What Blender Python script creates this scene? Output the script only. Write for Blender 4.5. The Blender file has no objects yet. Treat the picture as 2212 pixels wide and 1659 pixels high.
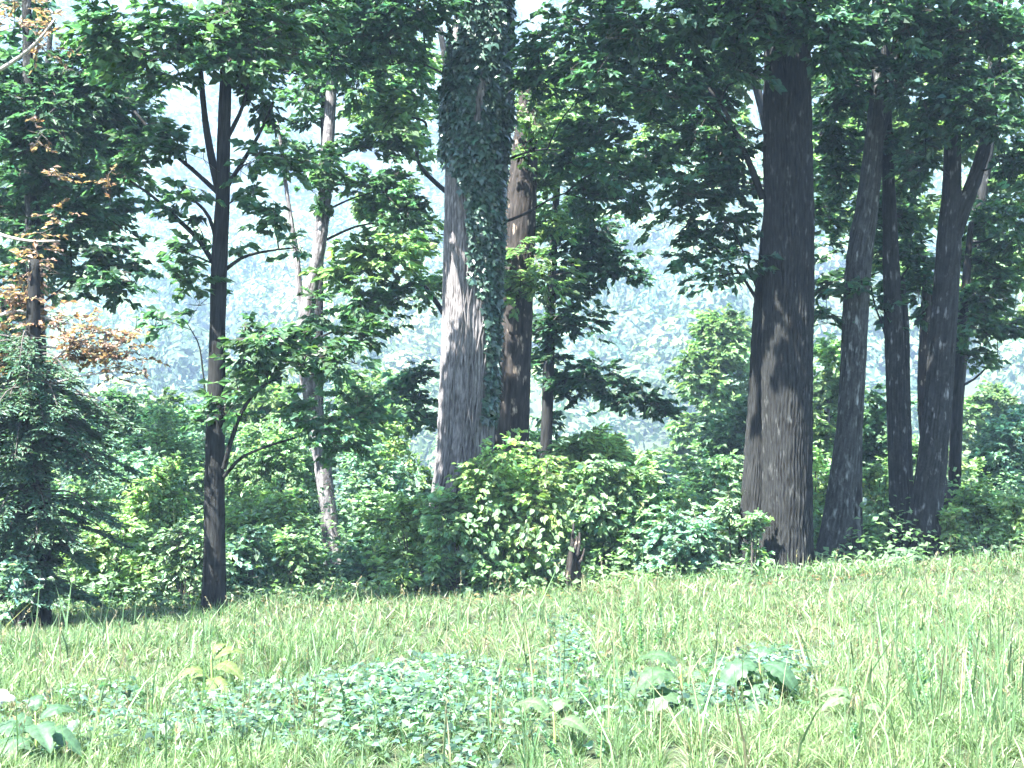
import bpy, math
import numpy as np
from mathutils import Vector

rng = np.random.default_rng(7)
scn = bpy.context.scene
C = scn.collection

# ------------------------------------------------------------------ camera
CAMZ = 1.6
TAN = math.tan(math.radians(20.0))
cam_d = bpy.data.cameras.new('camera')
cam_d.sensor_width = 36.0
cam_d.angle = math.radians(40.0)
cam_d.clip_start = 0.1
cam_d.clip_end = 4000.0
cam = bpy.data.objects.new('camera', cam_d)
C.objects.link(cam)
cam.location = (0, 0, CAMZ)
cam.rotation_euler = (math.radians(90), 0, 0)
scn.camera = cam

# ------------------------------------------------------------------ sky and sun
SUN_EL = 58.0
SUN_DIR = Vector((-0.72, -0.69, 0.0)).normalized()          # towards the sun, on the ground plan
w = bpy.data.worlds.new('World')
scn.world = w
w.use_nodes = True
nt = w.node_tree
nt.nodes.clear()
wo = nt.nodes.new('ShaderNodeOutputWorld')
bg = nt.nodes.new('ShaderNodeBackground')
sky = nt.nodes.new('ShaderNodeTexSky')
sky.sky_type = 'NISHITA'
sky.sun_disc = False
sky.sun_elevation = math.radians(SUN_EL)
sky.sun_rotation = math.atan2(SUN_DIR.x, SUN_DIR.y)
sky.air_density = 1.2
sky.dust_density = 0.6
bg.inputs['Strength'].default_value = 0.065
nt.links.new(sky.outputs[0], bg.inputs[0])
nt.links.new(bg.outputs[0], wo.inputs[0])
sd = bpy.data.lights.new('sun', 'SUN')
sd.energy = 5.0
sd.angle = math.radians(0.5)
sd.color = (1.0, 0.975, 0.925)
sun = bpy.data.objects.new('sun', sd)
C.objects.link(sun)
e = math.radians(SUN_EL)
sv = Vector((SUN_DIR.x*math.cos(e), SUN_DIR.y*math.cos(e), math.sin(e)))
sun.rotation_euler = sv.to_track_quat('Z', 'Y').to_euler()
sun.location = (-20, -10, 30)

scn.view_settings.view_transform = 'Standard'
scn.view_settings.look = 'None'
scn.view_settings.exposure = 3.62
scn.view_settings.gamma = 1.0
scn.view_settings.use_curve_mapping = False
cy = scn.cycles
cy.max_bounces = 6
cy.diffuse_bounces = 3
cy.glossy_bounces = 2
cy.transmission_bounces = 3
cy.transparent_max_bounces = 8
cy.volume_bounces = 1
cy.use_adaptive_sampling = True
cy.adaptive_threshold = 0.02
cy.sample_clamp_indirect = 6.0
cy.caustics_reflective = False
cy.caustics_refractive = False
try:
    cy.use_denoising = True
    cy.denoiser = 'OPENIMAGEDENOISE'
    cy.denoising_prefilter = 'ACCURATE'
except Exception:
    pass

# ------------------------------------------------------------------ materials
def leaf_material(name, trans=0.46, rough=0.48, spec=0.35):
    m = bpy.data.materials.new(name)
    m.use_nodes = True
    n = m.node_tree
    n.nodes.clear()
    out = n.nodes.new('ShaderNodeOutputMaterial')
    at = n.nodes.new('ShaderNodeAttribute'); at.attribute_name = 'col'
    pr = n.nodes.new('ShaderNodeBsdfPrincipled')
    pr.inputs['Roughness'].default_value = rough
    pr.inputs['Specular IOR Level'].default_value = spec
    tc = n.nodes.new('ShaderNodeTexCoord')
    no = n.nodes.new('ShaderNodeTexNoise'); no.inputs['Scale'].default_value = 22.0
    mr = n.nodes.new('ShaderNodeMapRange')
    mr.inputs['From Min'].default_value = 0.3; mr.inputs['From Max'].default_value = 0.7
    mr.inputs['To Min'].default_value = 0.75; mr.inputs['To Max'].default_value = 1.2
    n.links.new(tc.outputs['Object'], no.inputs['Vector'])
    n.links.new(no.outputs['Fac'], mr.inputs['Value'])
    mul = n.nodes.new('ShaderNodeVectorMath'); mul.operation = 'SCALE'
    n.links.new(at.outputs['Color'], mul.inputs[0]); n.links.new(mr.outputs[0], mul.inputs['Scale'])
    tr = n.nodes.new('ShaderNodeBsdfTranslucent')
    tcm = n.nodes.new('ShaderNodeVectorMath'); tcm.operation = 'MULTIPLY'
    tcm.inputs[1].default_value = (1.45, 1.8, 0.95)
    n.links.new(mul.outputs[0], tcm.inputs[0]); n.links.new(tcm.outputs[0], tr.inputs['Color'])
    n.links.new(mul.outputs[0], pr.inputs['Base Color'])
    mix = n.nodes.new('ShaderNodeMixShader'); mix.inputs[0].default_value = trans
    n.links.new(pr.outputs[0], mix.inputs[1]); n.links.new(tr.outputs[0], mix.inputs[2])
    n.links.new(mix.outputs[0], out.inputs[0])
    return m

def bark_material(name, dark, light, scale=(9, 9, 1.6), patch=None, patch_amt=0.55, bump=0.6):
    m = bpy.data.materials.new(name)
    m.use_nodes = True
    n = m.node_tree
    n.nodes.clear()
    out = n.nodes.new('ShaderNodeOutputMaterial')
    pr = n.nodes.new('ShaderNodeBsdfPrincipled')
    pr.inputs['Roughness'].default_value = 0.9
    pr.inputs['Specular IOR Level'].default_value = 0.15
    tc = n.nodes.new('ShaderNodeTexCoord')
    mp = n.nodes.new('ShaderNodeMapping'); mp.inputs['Scale'].default_value = scale
    n.links.new(tc.outputs['Object'], mp.inputs['Vector'])
    no = n.nodes.new('ShaderNodeTexNoise')
    no.inputs['Scale'].default_value = 2.4; no.inputs['Detail'].default_value = 6; no.inputs['Roughness'].default_value = 0.72; no.inputs['Distortion'].default_value = 0.9
    n.links.new(mp.outputs[0], no.inputs['Vector'])
    cr = n.nodes.new('ShaderNodeValToRGB')
    cr.color_ramp.elements[0].position = 0.32; cr.color_ramp.elements[0].color = (*dark, 1)
    cr.color_ramp.elements[1].position = 0.72; cr.color_ramp.elements[1].color = (*light, 1)
    n.links.new(no.outputs['Fac'], cr.inputs[0])
    col = cr.outputs[0]
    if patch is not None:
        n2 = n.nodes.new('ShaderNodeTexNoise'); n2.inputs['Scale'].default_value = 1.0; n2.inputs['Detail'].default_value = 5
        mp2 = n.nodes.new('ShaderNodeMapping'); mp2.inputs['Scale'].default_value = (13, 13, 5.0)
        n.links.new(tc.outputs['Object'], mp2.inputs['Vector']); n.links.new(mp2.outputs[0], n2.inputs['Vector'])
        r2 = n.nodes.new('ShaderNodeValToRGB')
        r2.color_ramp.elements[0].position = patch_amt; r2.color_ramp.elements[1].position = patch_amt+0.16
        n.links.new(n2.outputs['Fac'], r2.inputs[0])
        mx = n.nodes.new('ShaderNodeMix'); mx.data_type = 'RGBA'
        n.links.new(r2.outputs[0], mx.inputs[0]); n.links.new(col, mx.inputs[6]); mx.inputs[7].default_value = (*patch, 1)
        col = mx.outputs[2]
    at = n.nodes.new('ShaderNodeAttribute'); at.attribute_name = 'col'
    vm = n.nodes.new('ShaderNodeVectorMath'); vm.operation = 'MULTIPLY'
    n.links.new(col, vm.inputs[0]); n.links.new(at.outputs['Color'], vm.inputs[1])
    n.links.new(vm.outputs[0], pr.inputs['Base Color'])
    bp = n.nodes.new('ShaderNodeBump'); bp.inputs['Strength'].default_value = bump; bp.inputs['Distance'].default_value = 0.03
    n.links.new(no.outputs['Fac'], bp.inputs['Height']); n.links.new(bp.outputs[0], pr.inputs['Normal'])
    n.links.new(pr.outputs[0], out.inputs[0])
    return m

def plain_material(name, c1, c2, scale=4.0, rough=0.9):
    m = bpy.data.materials.new(name)
    m.use_nodes = True
    n = m.node_tree
    pr = n.nodes['Principled BSDF']
    pr.inputs['Roughness'].default_value = rough
    pr.inputs['Specular IOR Level'].default_value = 0.2
    tc = n.nodes.new('ShaderNodeTexCoord')
    no = n.nodes.new('ShaderNodeTexNoise'); no.inputs['Scale'].default_value = scale; no.inputs['Detail'].default_value = 8
    cr = n.nodes.new('ShaderNodeValToRGB')
    cr.color_ramp.elements[0].position = 0.35; cr.color_ramp.elements[0].color = (*c1, 1)
    cr.color_ramp.elements[1].position = 0.68; cr.color_ramp.elements[1].color = (*c2, 1)
    n.links.new(tc.outputs['Object'], no.inputs['Vector']); n.links.new(no.outputs['Fac'], cr.inputs[0])
    n.links.new(cr.outputs[0], pr.inputs['Base Color'])
    return m

M_LEAF = leaf_material('leaf')
M_GLOSSY = leaf_material('glossy_leaf', trans=0.2, rough=0.36, spec=0.55)
M_GRASS = leaf_material('grass_blade', trans=0.3, rough=0.45, spec=0.4)
M_FAR = leaf_material('far_leaf', trans=0.2, rough=0.7, spec=0.1)
M_NEEDLE = leaf_material('needle', trans=0.2, rough=0.55, spec=0.3)
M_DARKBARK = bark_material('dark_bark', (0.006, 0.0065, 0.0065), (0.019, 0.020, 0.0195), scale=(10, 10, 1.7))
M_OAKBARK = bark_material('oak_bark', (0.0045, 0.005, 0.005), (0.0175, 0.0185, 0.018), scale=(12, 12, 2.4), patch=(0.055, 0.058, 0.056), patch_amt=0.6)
M_GREYBARK = bark_material('grey_bark', (0.05, 0.047, 0.047), (0.165, 0.153, 0.152), scale=(11, 11, 2.6))
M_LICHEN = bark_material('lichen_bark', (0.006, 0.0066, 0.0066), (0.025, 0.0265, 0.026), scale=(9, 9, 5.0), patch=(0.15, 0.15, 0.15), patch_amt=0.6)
M_PALELICHEN = bark_material('pale_lichen_bark', (0.010, 0.0105, 0.0105), (0.048, 0.05, 0.049), scale=(9, 9, 5.0), patch=(0.15, 0.155, 0.15), patch_amt=0.58)
M_MOTTLED = bark_material('mottled_bark', (0.03, 0.028, 0.03), (0.17, 0.16, 0.16), scale=(9, 9, 5.0), patch=(0.3, 0.28, 0.28), patch_amt=0.56)
M_SNAG = bark_material('snag_bark', (0.010, 0.009, 0.0085), (0.038, 0.033, 0.030), scale=(10, 10, 2.0), patch=(0.36, 0.29, 0.23), patch_amt=0.6)
M_DEADWOOD = bark_material('dead_wood', (0.22, 0.19, 0.17), (0.5, 0.46, 0.42), scale=(12, 12, 2.0))
M_TWIG = bark_material('twig_bark', (0.035, 0.03, 0.028), (0.09, 0.08, 0.07), scale=(12, 12, 6))
BARK_NAMES = ('dark_bark', 'oak_bark', 'grey_bark', 'lichen_bark', 'pale_lichen_bark', 'mottled_bark', 'snag_bark', 'dead_wood', 'twig_bark')
M_SOIL = plain_material('soil', (0.02, 0.03, 0.016), (0.045, 0.055, 0.025), 3.0)
M_STONE = plain_material('stone', (0.22, 0.22, 0.22), (0.42, 0.42, 0.41), 6.0)

# ------------------------------------------------------------------ helpers
def link(name, me, parent=None):
    o = bpy.data.objects.new(name, me)
    C.objects.link(o)
    if parent is not None:
        o.parent = parent
        o.matrix_parent_inverse = parent.matrix_world.inverted()
    return o

def tag(o, label=None, cat=None, group=None, kind=None):
    if label: o['label'] = label
    if cat: o['category'] = cat
    if group: o['group'] = group
    if kind: o['kind'] = kind
    return o

def thing(name, loc, label, cat, group=None):
    o = bpy.data.objects.new(name, None)
    o.empty_display_size = 0.3
    C.objects.link(o)
    o.location = [float(a) for a in loc]
    from mathutils import Matrix
    o.matrix_world = Matrix.Translation(o.location)
    return tag(o, label, cat, group)

BARKS = set(BARK_NAMES)
def mesh(name, V, F, mat, parent=None, col=None, smooth=False, relief=None):
    """V (n,3) world points; F list of (m,k) index arrays. Local to the parent's base."""
    V = np.asarray(V, dtype=np.float32)
    if parent is not None:
        V = V - np.array(parent.location, dtype=np.float32)
    me = bpy.data.meshes.new(name)
    me.vertices.add(len(V))
    me.vertices.foreach_set('co', V.ravel())
    F = [np.asarray(f, dtype=np.int32) for f in F if len(f)]
    loops = np.concatenate([f.ravel() for f in F])
    sizes = np.concatenate([np.full(len(f), f.shape[1], dtype=np.int32) for f in F])
    starts = np.concatenate([[0], np.cumsum(sizes)[:-1]]).astype(np.int32)
    me.loops.add(len(loops))
    me.loops.foreach_set('vertex_index', loops)
    me.polygons.add(len(sizes))
    me.polygons.foreach_set('loop_start', starts)
    me.polygons.foreach_set('loop_total', sizes)
    me.polygons.foreach_set('use_smooth', np.full(len(sizes), smooth, dtype=bool))
    me.update(calc_edges=True)
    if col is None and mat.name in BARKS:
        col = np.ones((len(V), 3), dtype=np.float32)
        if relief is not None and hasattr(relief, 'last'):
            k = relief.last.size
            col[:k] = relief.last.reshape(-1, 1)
    if col is not None:
        a = me.color_attributes.new('col', 'FLOAT_COLOR', 'POINT')
        cc = np.ones((len(V), 4), dtype=np.float32)
        cc[:, :3] = col
        a.data.foreach_set('color', cc.ravel())
    me.materials.append(mat)
    o = bpy.data.objects.new(name, me)
    C.objects.link(o)
    if parent is not None:
        o.parent = parent
    return o

def norm(a):
    return a/np.maximum(np.linalg.norm(a, axis=-1, keepdims=True), 1e-9)

def P(px, py, Y):
    """photo point (2212 wide) at true distance Y in metres"""
    return np.array([(px-1106.0)/1106.0*TAN*Y, Y, CAMZ-(py-829.5)/1106.0*TAN*Y])

def M(Y):                     # metres per photo pixel at distance Y
    return TAN*Y/1106.0

def vnoise(x, y, seed=0):
    """smooth value noise on arrays"""
    def h(i, j):
        v = np.sin(i*127.1+j*311.7+seed*74.7)*43758.5453
        return v-np.floor(v)
    xi, yi = np.floor(x), np.floor(y)
    xf, yf = x-xi, y-yi
    u, v = xf*xf*(3-2*xf), yf*yf*(3-2*yf)
    return (h(xi, yi)*(1-u)+h(xi+1, yi)*u)*(1-v)+(h(xi, yi+1)*(1-u)+h(xi+1, yi+1)*u)*v

def crest(x):
    return 20.6+0.12*x
def sst(a, b, t):
    t = np.clip((t-a)/(b-a), 0, 1)
    return t*t*(3-2*t)

def ground(x, y):
    x = np.asarray(x, dtype=float); y = np.asarray(y, dtype=float)
    xs = 14*np.tanh(x/14)
    yc = crest(xs)
    near = -0.066*np.minimum(y, yc)+0.055*xs*np.clip(y/18, 0, 1)
    d = np.maximum(y-yc, 0)
    drop = -np.where(d < 8, 0.018*d*d, 0.018*64+0.288*(d-8))
    drop = np.maximum(drop, -27+0.0*d)
    z = near+drop
    z = z+0.10*(vnoise(x*0.5, y*0.5, 3)-0.5)+0.05*(vnoise(x*1.7, y*1.7, 5)-0.5)
    # spur on the other side of the valley, then the mountain
    sp = sst(150, 480, y)*(72+12*np.sin(x*0.008+0.6)+8*np.sin(x*0.021))
    mt = sst(480, 770, y)*(230+24*np.sin(x*0.005+2.0)+14*np.sin(x*0.013))
    z = z+sp+mt
    z = z+sst(100, 190, y)*4.0*(vnoise(x*0.03, y*0.03, 9)-0.5)
    return z

def G(px, py):
    """where the photo's ray meets the near ground"""
    ys = np.linspace(5, 60, 4000)
    k = TAN/1106.0
    x = (px-1106)*k*ys
    z = CAMZ-(py-829.5)*k*ys
    hit = z < ground(x, ys)
    i = np.argmax(hit) if hit.any() and ys[np.argmax(hit)] < 30 else int(np.argmin(abs(ys-21.5)))
    return np.array([x[i], ys[i], float(ground(x[i], ys[i]))])

def pix(x, y, z):
    k = TAN/1106.0
    return x/(k*y)+1106, 829.5-(z-CAMZ)/(k*y)

# --- leaves
T_OVAL = (np.array([[0, 0, 0], [0.34, -0.27, 0.06], [0.72, -0.2, 0.03], [1, 0, -0.05], [0.72, 0.2, 0.03], [0.34, 0.27, 0.06]]),
          [np.array([[0, 1, 2, 3], [0, 3, 4, 5]])])
T_LOBE = (np.array([[0, 0, 0], [0.22, -0.2, 0.03], [0.36, -0.46, -0.03], [0.5, -0.16, 0.04], [0.72, -0.3, -0.04], [0.78, -0.09, 0.03], [1.02, 0, -0.08],
                    [0.78, 0.09, 0.03], [0.72, 0.3, -0.04], [0.5, 0.16, 0.04], [0.36, 0.46, -0.03], [0.22, 0.2, 0.03]]),
          [np.array([[0, 1, 2, 3], [0, 9, 10, 11]]), np.array([[0, 3, 5, 6, 7, 9]]), np.array([[3, 4, 5], [7, 8, 9]])])
T_LONG = (np.array([[0, 0, 0], [0.3, -0.13, 0.05], [0.75, -0.1, 0.0], [1, 0, -0.12], [0.75, 0.1, 0.0], [0.3, 0.13, 0.05]]),
          [np.array([[0, 1, 2, 3], [0, 3, 4, 5]])])
T_DIAM = (np.array([[0, 0, 0], [0.42, -0.3, 0.12], [1, 0, -0.06], [0.5, 0.3, 0.12]]), [np.array([[0, 1, 2], [0, 2, 3]])])

def leaves(pos, d, n, size, tmpl, width=1.0):
    """pos (N,3), d axis direction, n approximate normal, size (N,)"""
    TV, TF = tmpl
    d = norm(d)
    s = norm(np.cross(n, d))
    n = np.cross(d, s)
    k = len(TV)
    sz = np.asarray(size)[:, None, None]
    wd = np.asarray(width)
    wd = wd[:, None, None] if wd.ndim else wd
    V = pos[:, None, :]+sz*(TV[None, :, 0:1]*d[:, None, :]+wd*TV[None, :, 1:2]*s[:, None, :]+TV[None, :, 2:3]*n[:, None, :])
    off = (np.arange(len(pos))*k)[:, None, None]
    F = [(f[None]+off).reshape(-1, f.shape[1]) for f in TF]
    return V.reshape(-1, 3), F, k

def join(parts):
    """parts: list of (V, [F]) -> merged"""
    V = []; byk = {}; o = 0
    for v, fs in parts:
        V.append(v)
        for f in fs:
            byk.setdefault(f.shape[1], []).append(np.asarray(f)+o)
        o += len(v)
    return np.concatenate(V), [np.concatenate(a) for a in byk.values()]

def tube(pts, rad, sides=8, step=None, flute=None, cap=True):
    pts = np.asarray(pts, float); rad = np.asarray(rad, float)
    if step:
        # catmull-rom resample
        L = np.concatenate([[0], np.cumsum(np.linalg.norm(np.diff(pts, axis=0), axis=1))])
        n = max(3, int(L[-1]/step)+1)
        t = np.linspace(0, L[-1], n)
        def cr(a):
            g = np.gradient(a, L, axis=0) if len(L) > 2 else np.repeat(np.diff(a, axis=0)/(L[1]-L[0]), 2, axis=0)
            i = np.clip(np.searchsorted(L, t, side='right')-1, 0, len(L)-2)
            h = (L[i+1]-L[i]); u = (t-L[i])/h
            sh = (slice(None),)+(None,)*(a.ndim-1)
            u_, h_ = u[sh], h[sh]
            return ((2*u_**3-3*u_**2+1)*a[i]+(u_**3-2*u_**2+u_)*h_*g[i]+(-2*u_**3+3*u_**2)*a[i+1]+(u_**3-u_**2)*h_*g[i+1])
        pts, rad = cr(pts), np.maximum(np.interp(t, L, rad), 0.002)
    m = len(pts)
    tg = norm(np.gradient(pts, axis=0))
    ref = np.array([0.0, 1.0, 0.0]) if abs(tg[:, 2]).mean() > 0.6 else np.array([0.0, 0.0, 1.0])
    a = norm(np.cross(np.repeat(ref[None], m, 0), tg)); b = np.cross(tg, a)
    th = np.arange(sides)/sides*2*np.pi
    R = np.repeat(rad[:, None], sides, 1)
    if flute is not None:
        L = np.concatenate([[0], np.cumsum(np.linalg.norm(np.diff(pts, axis=0), axis=1))])
        R = flute(R, th[None, :]+0*R, L[:, None]+0*R)
    V = pts[:, None, :]+R[:, :, None]*(np.cos(th)[None, :, None]*a[:, None, :]+np.sin(th)[None, :, None]*b[:, None, :])
    V = V.reshape(-1, 3)
    i = np.arange(m-1)[:, None]*sides; j = np.arange(sides)[None, :]; j2 = (j+1) % sides
    Q = np.stack([i+j, i+j2, i+sides+j2, i+sides+j], -1).reshape(-1, 4)
    F = [Q]
    if cap:
        V = np.concatenate([V, pts[-1:][:]])
        c = len(V)-1
        top = (m-1)*sides
        F.append(np.stack([top+np.arange(sides), top+(np.arange(sides)+1) % sides, np.full(sides, c)], -1))
    return V, F

def sticks(A, B, ra, rb, sides=3):
    """many straight thin twigs at once"""
    A, B = np.asarray(A), np.asarray(B)
    t = norm(B-A)
    ref = np.where(np.abs(t[:, 2:3]) > 0.9, np.array([[1.0, 0, 0]]), np.array([[0, 0, 1.0]]))
    a = norm(np.cross(ref, t)); b = np.cross(t, a)
    th = np.arange(sides)/sides*2*np.pi
    ring = np.cos(th)[None, :, None]*a[:, None]+np.sin(th)[None, :, None]*b[:, None]
    ra = np.broadcast_to(ra, (len(A),)); rb = np.broadcast_to(rb, (len(A),))
    V = np.concatenate([A[:, None]+ring*ra[:, None, None], B[:, None]+ring*rb[:, None, None]], 1).reshape(-1, 3)
    o = np.arange(len(A))[:, None]*2*sides
    j = np.arange(sides)[None]; j2 = (j+1) % sides
    Q = np.stack([o+j, o+j2, o+sides+j2, o+sides+j], -1).reshape(-1, 4)
    return V, [Q]

def bark_relief(amp, k, seed, flare=0.0, flare_h=0.9, lump=0.08):
    def f(R, th, L):
        cx, sx = np.cos(th), np.sin(th)
        warp = 2.2*vnoise(L*0.9+seed, cx*2+5, seed)+1.6*vnoise(L*2.3, sx*3+9, seed+1)+1.1*vnoise(L*5.5, cx*6+sx*4+9, seed+8)
        rid = np.abs(np.sin(k*th/2.0+warp*1.5))
        brk = vnoise(L*8.0+3*np.sin(k*th/2+warp), th*k/6.28, seed+2)
        n = vnoise(L*14, th*k/3.1, seed+4)
        n3 = vnoise(L*26, th*k/1.7, seed+6)
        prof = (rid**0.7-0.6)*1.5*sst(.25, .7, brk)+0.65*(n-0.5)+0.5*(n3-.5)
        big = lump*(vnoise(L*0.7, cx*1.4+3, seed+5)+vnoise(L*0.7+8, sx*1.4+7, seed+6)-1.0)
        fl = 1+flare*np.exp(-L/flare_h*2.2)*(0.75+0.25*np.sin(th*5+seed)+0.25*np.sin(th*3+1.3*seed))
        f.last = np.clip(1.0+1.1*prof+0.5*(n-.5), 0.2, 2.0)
        return R*(1+big)*fl+amp*prof
    return f

def jit(n, s=1.0):
    return rng.normal(0, s, (n, 3))

def tint(n, base, var=0.18, warm=0.12):
    b = np.array(base)[None]*np.exp(rng.normal(0, var, (n, 1)))
    h = rng.normal(0, warm, (n, 1))
    return np.clip(b*np.concatenate([1+h*1.2, 1+h*0.35, 1-h*0.8], 1), 0.003, 0.9)

def blob_points(c, r, n, hollow=0.35):
    d = norm(rng.normal(0, 1, (n, 3)))
    u = rng.random((n, 1))**(1/3.0)
    u = hollow+(1-hollow)*u
    return c+d*u*np.asarray(r)

def foliage(clumps, col, leaf=0.12, dens=46, tmpl=T_OVAL, per=13, flat=0.7, droop=0.25, twigs=True, spray=0.26, sub=0.4, var=0.2):
    """clumps: list of (centre, radii, density factor). Leaf sprays gathered in sub-clumps; returns leaf arrays and twig segments."""
    pos = []; dr = []; nm = []; sz = []; cl = []; tA = []; tB = []
    for c, r, df in clumps:
        c = np.asarray(c); r = np.asarray(r)
        r = r*1.18
        area = math.pi*r[0]*r[2]
        nspray = max(5, int(area*dens*df*rng.uniform(0.9, 1.1)))
        ns = max(4, int(nspray/7))
        sc = blob_points(c, r*0.88, ns, 0.25)
        scol = np.exp(rng.normal(0, 0.26, ns))
        sr = sub*rng.uniform(0.6, 1.2, ns)
        which = rng.integers(0, ns, nspray)
        sp = sc[which]+norm(rng.normal(0, 1, (nspray, 3)))*(rng.random((nspray, 1))**0.5)*sr[which][:, None]*np.array([1, 1, flat])
        out = norm(sp-c+np.array([0, 0, -0.1])*r[2]+jit(nspray, 0.25)*r.mean())
        out[:, 2] = out[:, 2]*0.4-droop*0.4
        out = norm(out)
        A = sp-out*spray*rng.uniform(0.6, 1.3, (nspray, 1))
        if twigs:
            tA.append(sc[which][::2]); tB.append(A[::2])
            tA.append(A[::3]); tB.append(sp[::3])
            tA.append(np.repeat(c[None], ns, 0)); tB.append(sc)
        m = per
        t = rng.random((nspray, m, 1))
        base = A[:, None]+(sp-A)[:, None]*t
        side = norm(np.cross(out, np.array([0, 0, 1.0])))
        ang = rng.uniform(-1.25, 1.25, (nspray, m, 1))*(1.15-0.7*t)
        d = out[:, None]*np.cos(ang)+side[:, None]*np.sin(ang)+rng.normal(0, 0.22, (nspray, m, 3))
        d[..., 2] -= droop*rng.random((nspray, m))
        up = np.array([0, 0, 1.0])+rng.normal(0, 0.55, (nspray, m, 3))+0.25*out[:, None]
        s = leaf*rng.uniform(0.42, 1.4, (nspray, m))
        cc = tint(nspray*m, col, var)*np.repeat(scol[which], m)[:, None]
        pos.append(base.reshape(-1, 3)); dr.append(d.reshape(-1, 3)); nm.append(up.reshape(-1, 3)); sz.append(s.ravel()); cl.append(cc)
    pos = np.concatenate(pos); dr = np.concatenate(dr); nm = np.concatenate(nm); sz = np.concatenate(sz); cl = np.concatenate(cl)
    V, F, k = leaves(pos, dr, nm, sz, tmpl)
    tw = None
    if twigs:
        A = np.concatenate(tA); B = np.concatenate(tB)
        L = np.linalg.norm(B-A, axis=1)
        ok = L > 0.03
        tw = (A[ok], B[ok])
    return V, F, np.repeat(cl, k, 0), tw

TREES = []
def build_tree(name, label, base, stems, bark, col=(0.05, 0.10, 0.04), clumps=(), limbs=(), upper_shade=(), relief=(0.012, 26), sides=40, step=0.12,
               flare=0.5, leaf=0.135, dens=80, tmpl=T_DIAM, cat='tree', group='trees on the grassy brow', limb_mat=None, Y=None, mat=None, sub=0.42, spray=0.26,
               twig_mat=None, var=0.2, droop=0.25, auto=True, per=12, crown_name='crown'):
    """stems: list of [(px,py,width_px), ...] from the ground up, first stem starts at base; clumps (px,py,rx,ry,dY,density)."""
    Y = base[1] if Y is None else Y
    t = thing(name, base, label, cat, group)
    skel = []
    for si, st in enumerate(stems):
        dY = 0.0
        if isinstance(st, dict):
            dY = st.get('dY', 0.0); tilt = st.get('tilt', 0.0); sbark = st.get('mat', bark); st = st['p']
        else:
            tilt = 0.0; sbark = bark
        pts = np.array([P(a, b, Y+dY+tilt*i/len(st)) for i, (a, b, c) in enumerate(st)])
        rad = np.array([c*0.5*M(Y) for a, b, c in st])
        if si == 0:
            pts[0, 2] = min(pts[0, 2], base[2]-0.15)
        k = relief[1] if si == 0 else max(8, int(relief[1]*0.75))
        s2 = sides if si == 0 else max(16, int(sides*0.7))
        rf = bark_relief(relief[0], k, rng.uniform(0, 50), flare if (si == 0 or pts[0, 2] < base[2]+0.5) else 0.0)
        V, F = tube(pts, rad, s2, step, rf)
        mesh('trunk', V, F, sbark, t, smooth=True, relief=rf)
        n = 60
        L = np.linspace(0, 1, n)*(len(pts)-1)
        i = np.clip(L.astype(int), 0, len(pts)-2); u = (L-i)[:, None]
        skel.append((pts[i]*(1-u)+pts[i+1]*u, rad[i]*(1-u[:, 0])+rad[i+1]*u[:, 0]))
    lm = limb_mat or M_DARKBARK
    for lb in limbs:
        dY = 0.0; slope = 0.0
        if isinstance(lb, dict):
            dY = lb.get('dY', 0.0); slope = lb.get('slope', 0.0); lb = lb['p']
        pts = np.array([P(a, b, Y+dY+slope*i/len(lb)) for i, (a, b, c) in enumerate(lb)])
        rad = np.array([c*0.5*M(Y) for a, b, c in lb])
        V, F = tube(pts, rad, 9, 0.12, bark_relief(0.15*rad.mean(), 7, rng.uniform(0, 50), 0))
        mesh('limb', V, F, lm, t, smooth=True)
        L = np.linspace(0, 1, 30)*(len(pts)-1)
        i = np.clip(L.astype(int), 0, len(pts)-2); u = (L-i)[:, None]
        skel.append((pts[i]*(1-u)+pts[i+1]*u, rad[i]*(1-u[:, 0])+rad[i+1]*u[:, 0]))
    cl3 = []
    for c in clumps:
        px, py, rx, ry = c[:4]
        dY = c[4] if len(c) > 4 else 0.0
        df = c[5] if len(c) > 5 else 1.0
        yy = Y+dY
        rxm, rym = rx*M(yy), ry*M(yy)
        cl3.append((P(px, py, yy), np.array([rxm, 0.8*(rxm+rym)/2+0.15, rym]), df))
    if cl3:
        SP = np.concatenate([a for a, b in skel]); SR = np.concatenate([b for a, b in skel])
        if auto:
            order = sorted(cl3, key=lambda q: float(np.min(np.linalg.norm(SP-q[0], axis=1))))
            for c, r, df in order:
                dv = SP-c
                low = np.maximum(SP[:, 2]-(c[2]-0.25*np.hypot(dv[:, 0], dv[:, 1])), 0)
                j = np.argmin(np.linalg.norm(dv, axis=1)+3.0*low)
                a = SP[j]; D = np.linalg.norm(c-a)
                if D < 0.25: continue
                mid = a*0.55+c*0.45+np.array([0, 0, 0.06*D])+jit(1, 0.05*D)[0]
                q = a*0.2+c*0.8+np.array([0, 0, 0.04*D])+jit(1, 0.04*D)[0]
                r0 = min(SR[j]*0.8, 0.010*D+0.012)
                V, F = tube(np.array([a, mid, q, c]), np.array([r0, r0*0.7, r0*0.45, r0*0.25]), 6, 0.2)
                mesh('limb', V, F, lm, t, smooth=True)
                SP = np.concatenate([SP, [mid*.4+q*.6, q, c]]); SR = np.concatenate([SR, [r0*.9, r0*.7, r0*.5]])
        V, F, cc, tw = foliage(cl3, col, leaf, dens, tmpl, sub=sub, spray=spray, var=var, droop=droop, per=per)
        o = mesh(crown_name, V, F, mat or M_LEAF, t, cc)
        o['kind'] = 'stuff'
        if Y < 26:
            TV, TF = sticks(tw[0], tw[1], 0.006, 0.0035)
            o2 = mesh('twigs', TV, TF, twig_mat or M_TWIG, t)
            o2['kind'] = 'stuff'
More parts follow.
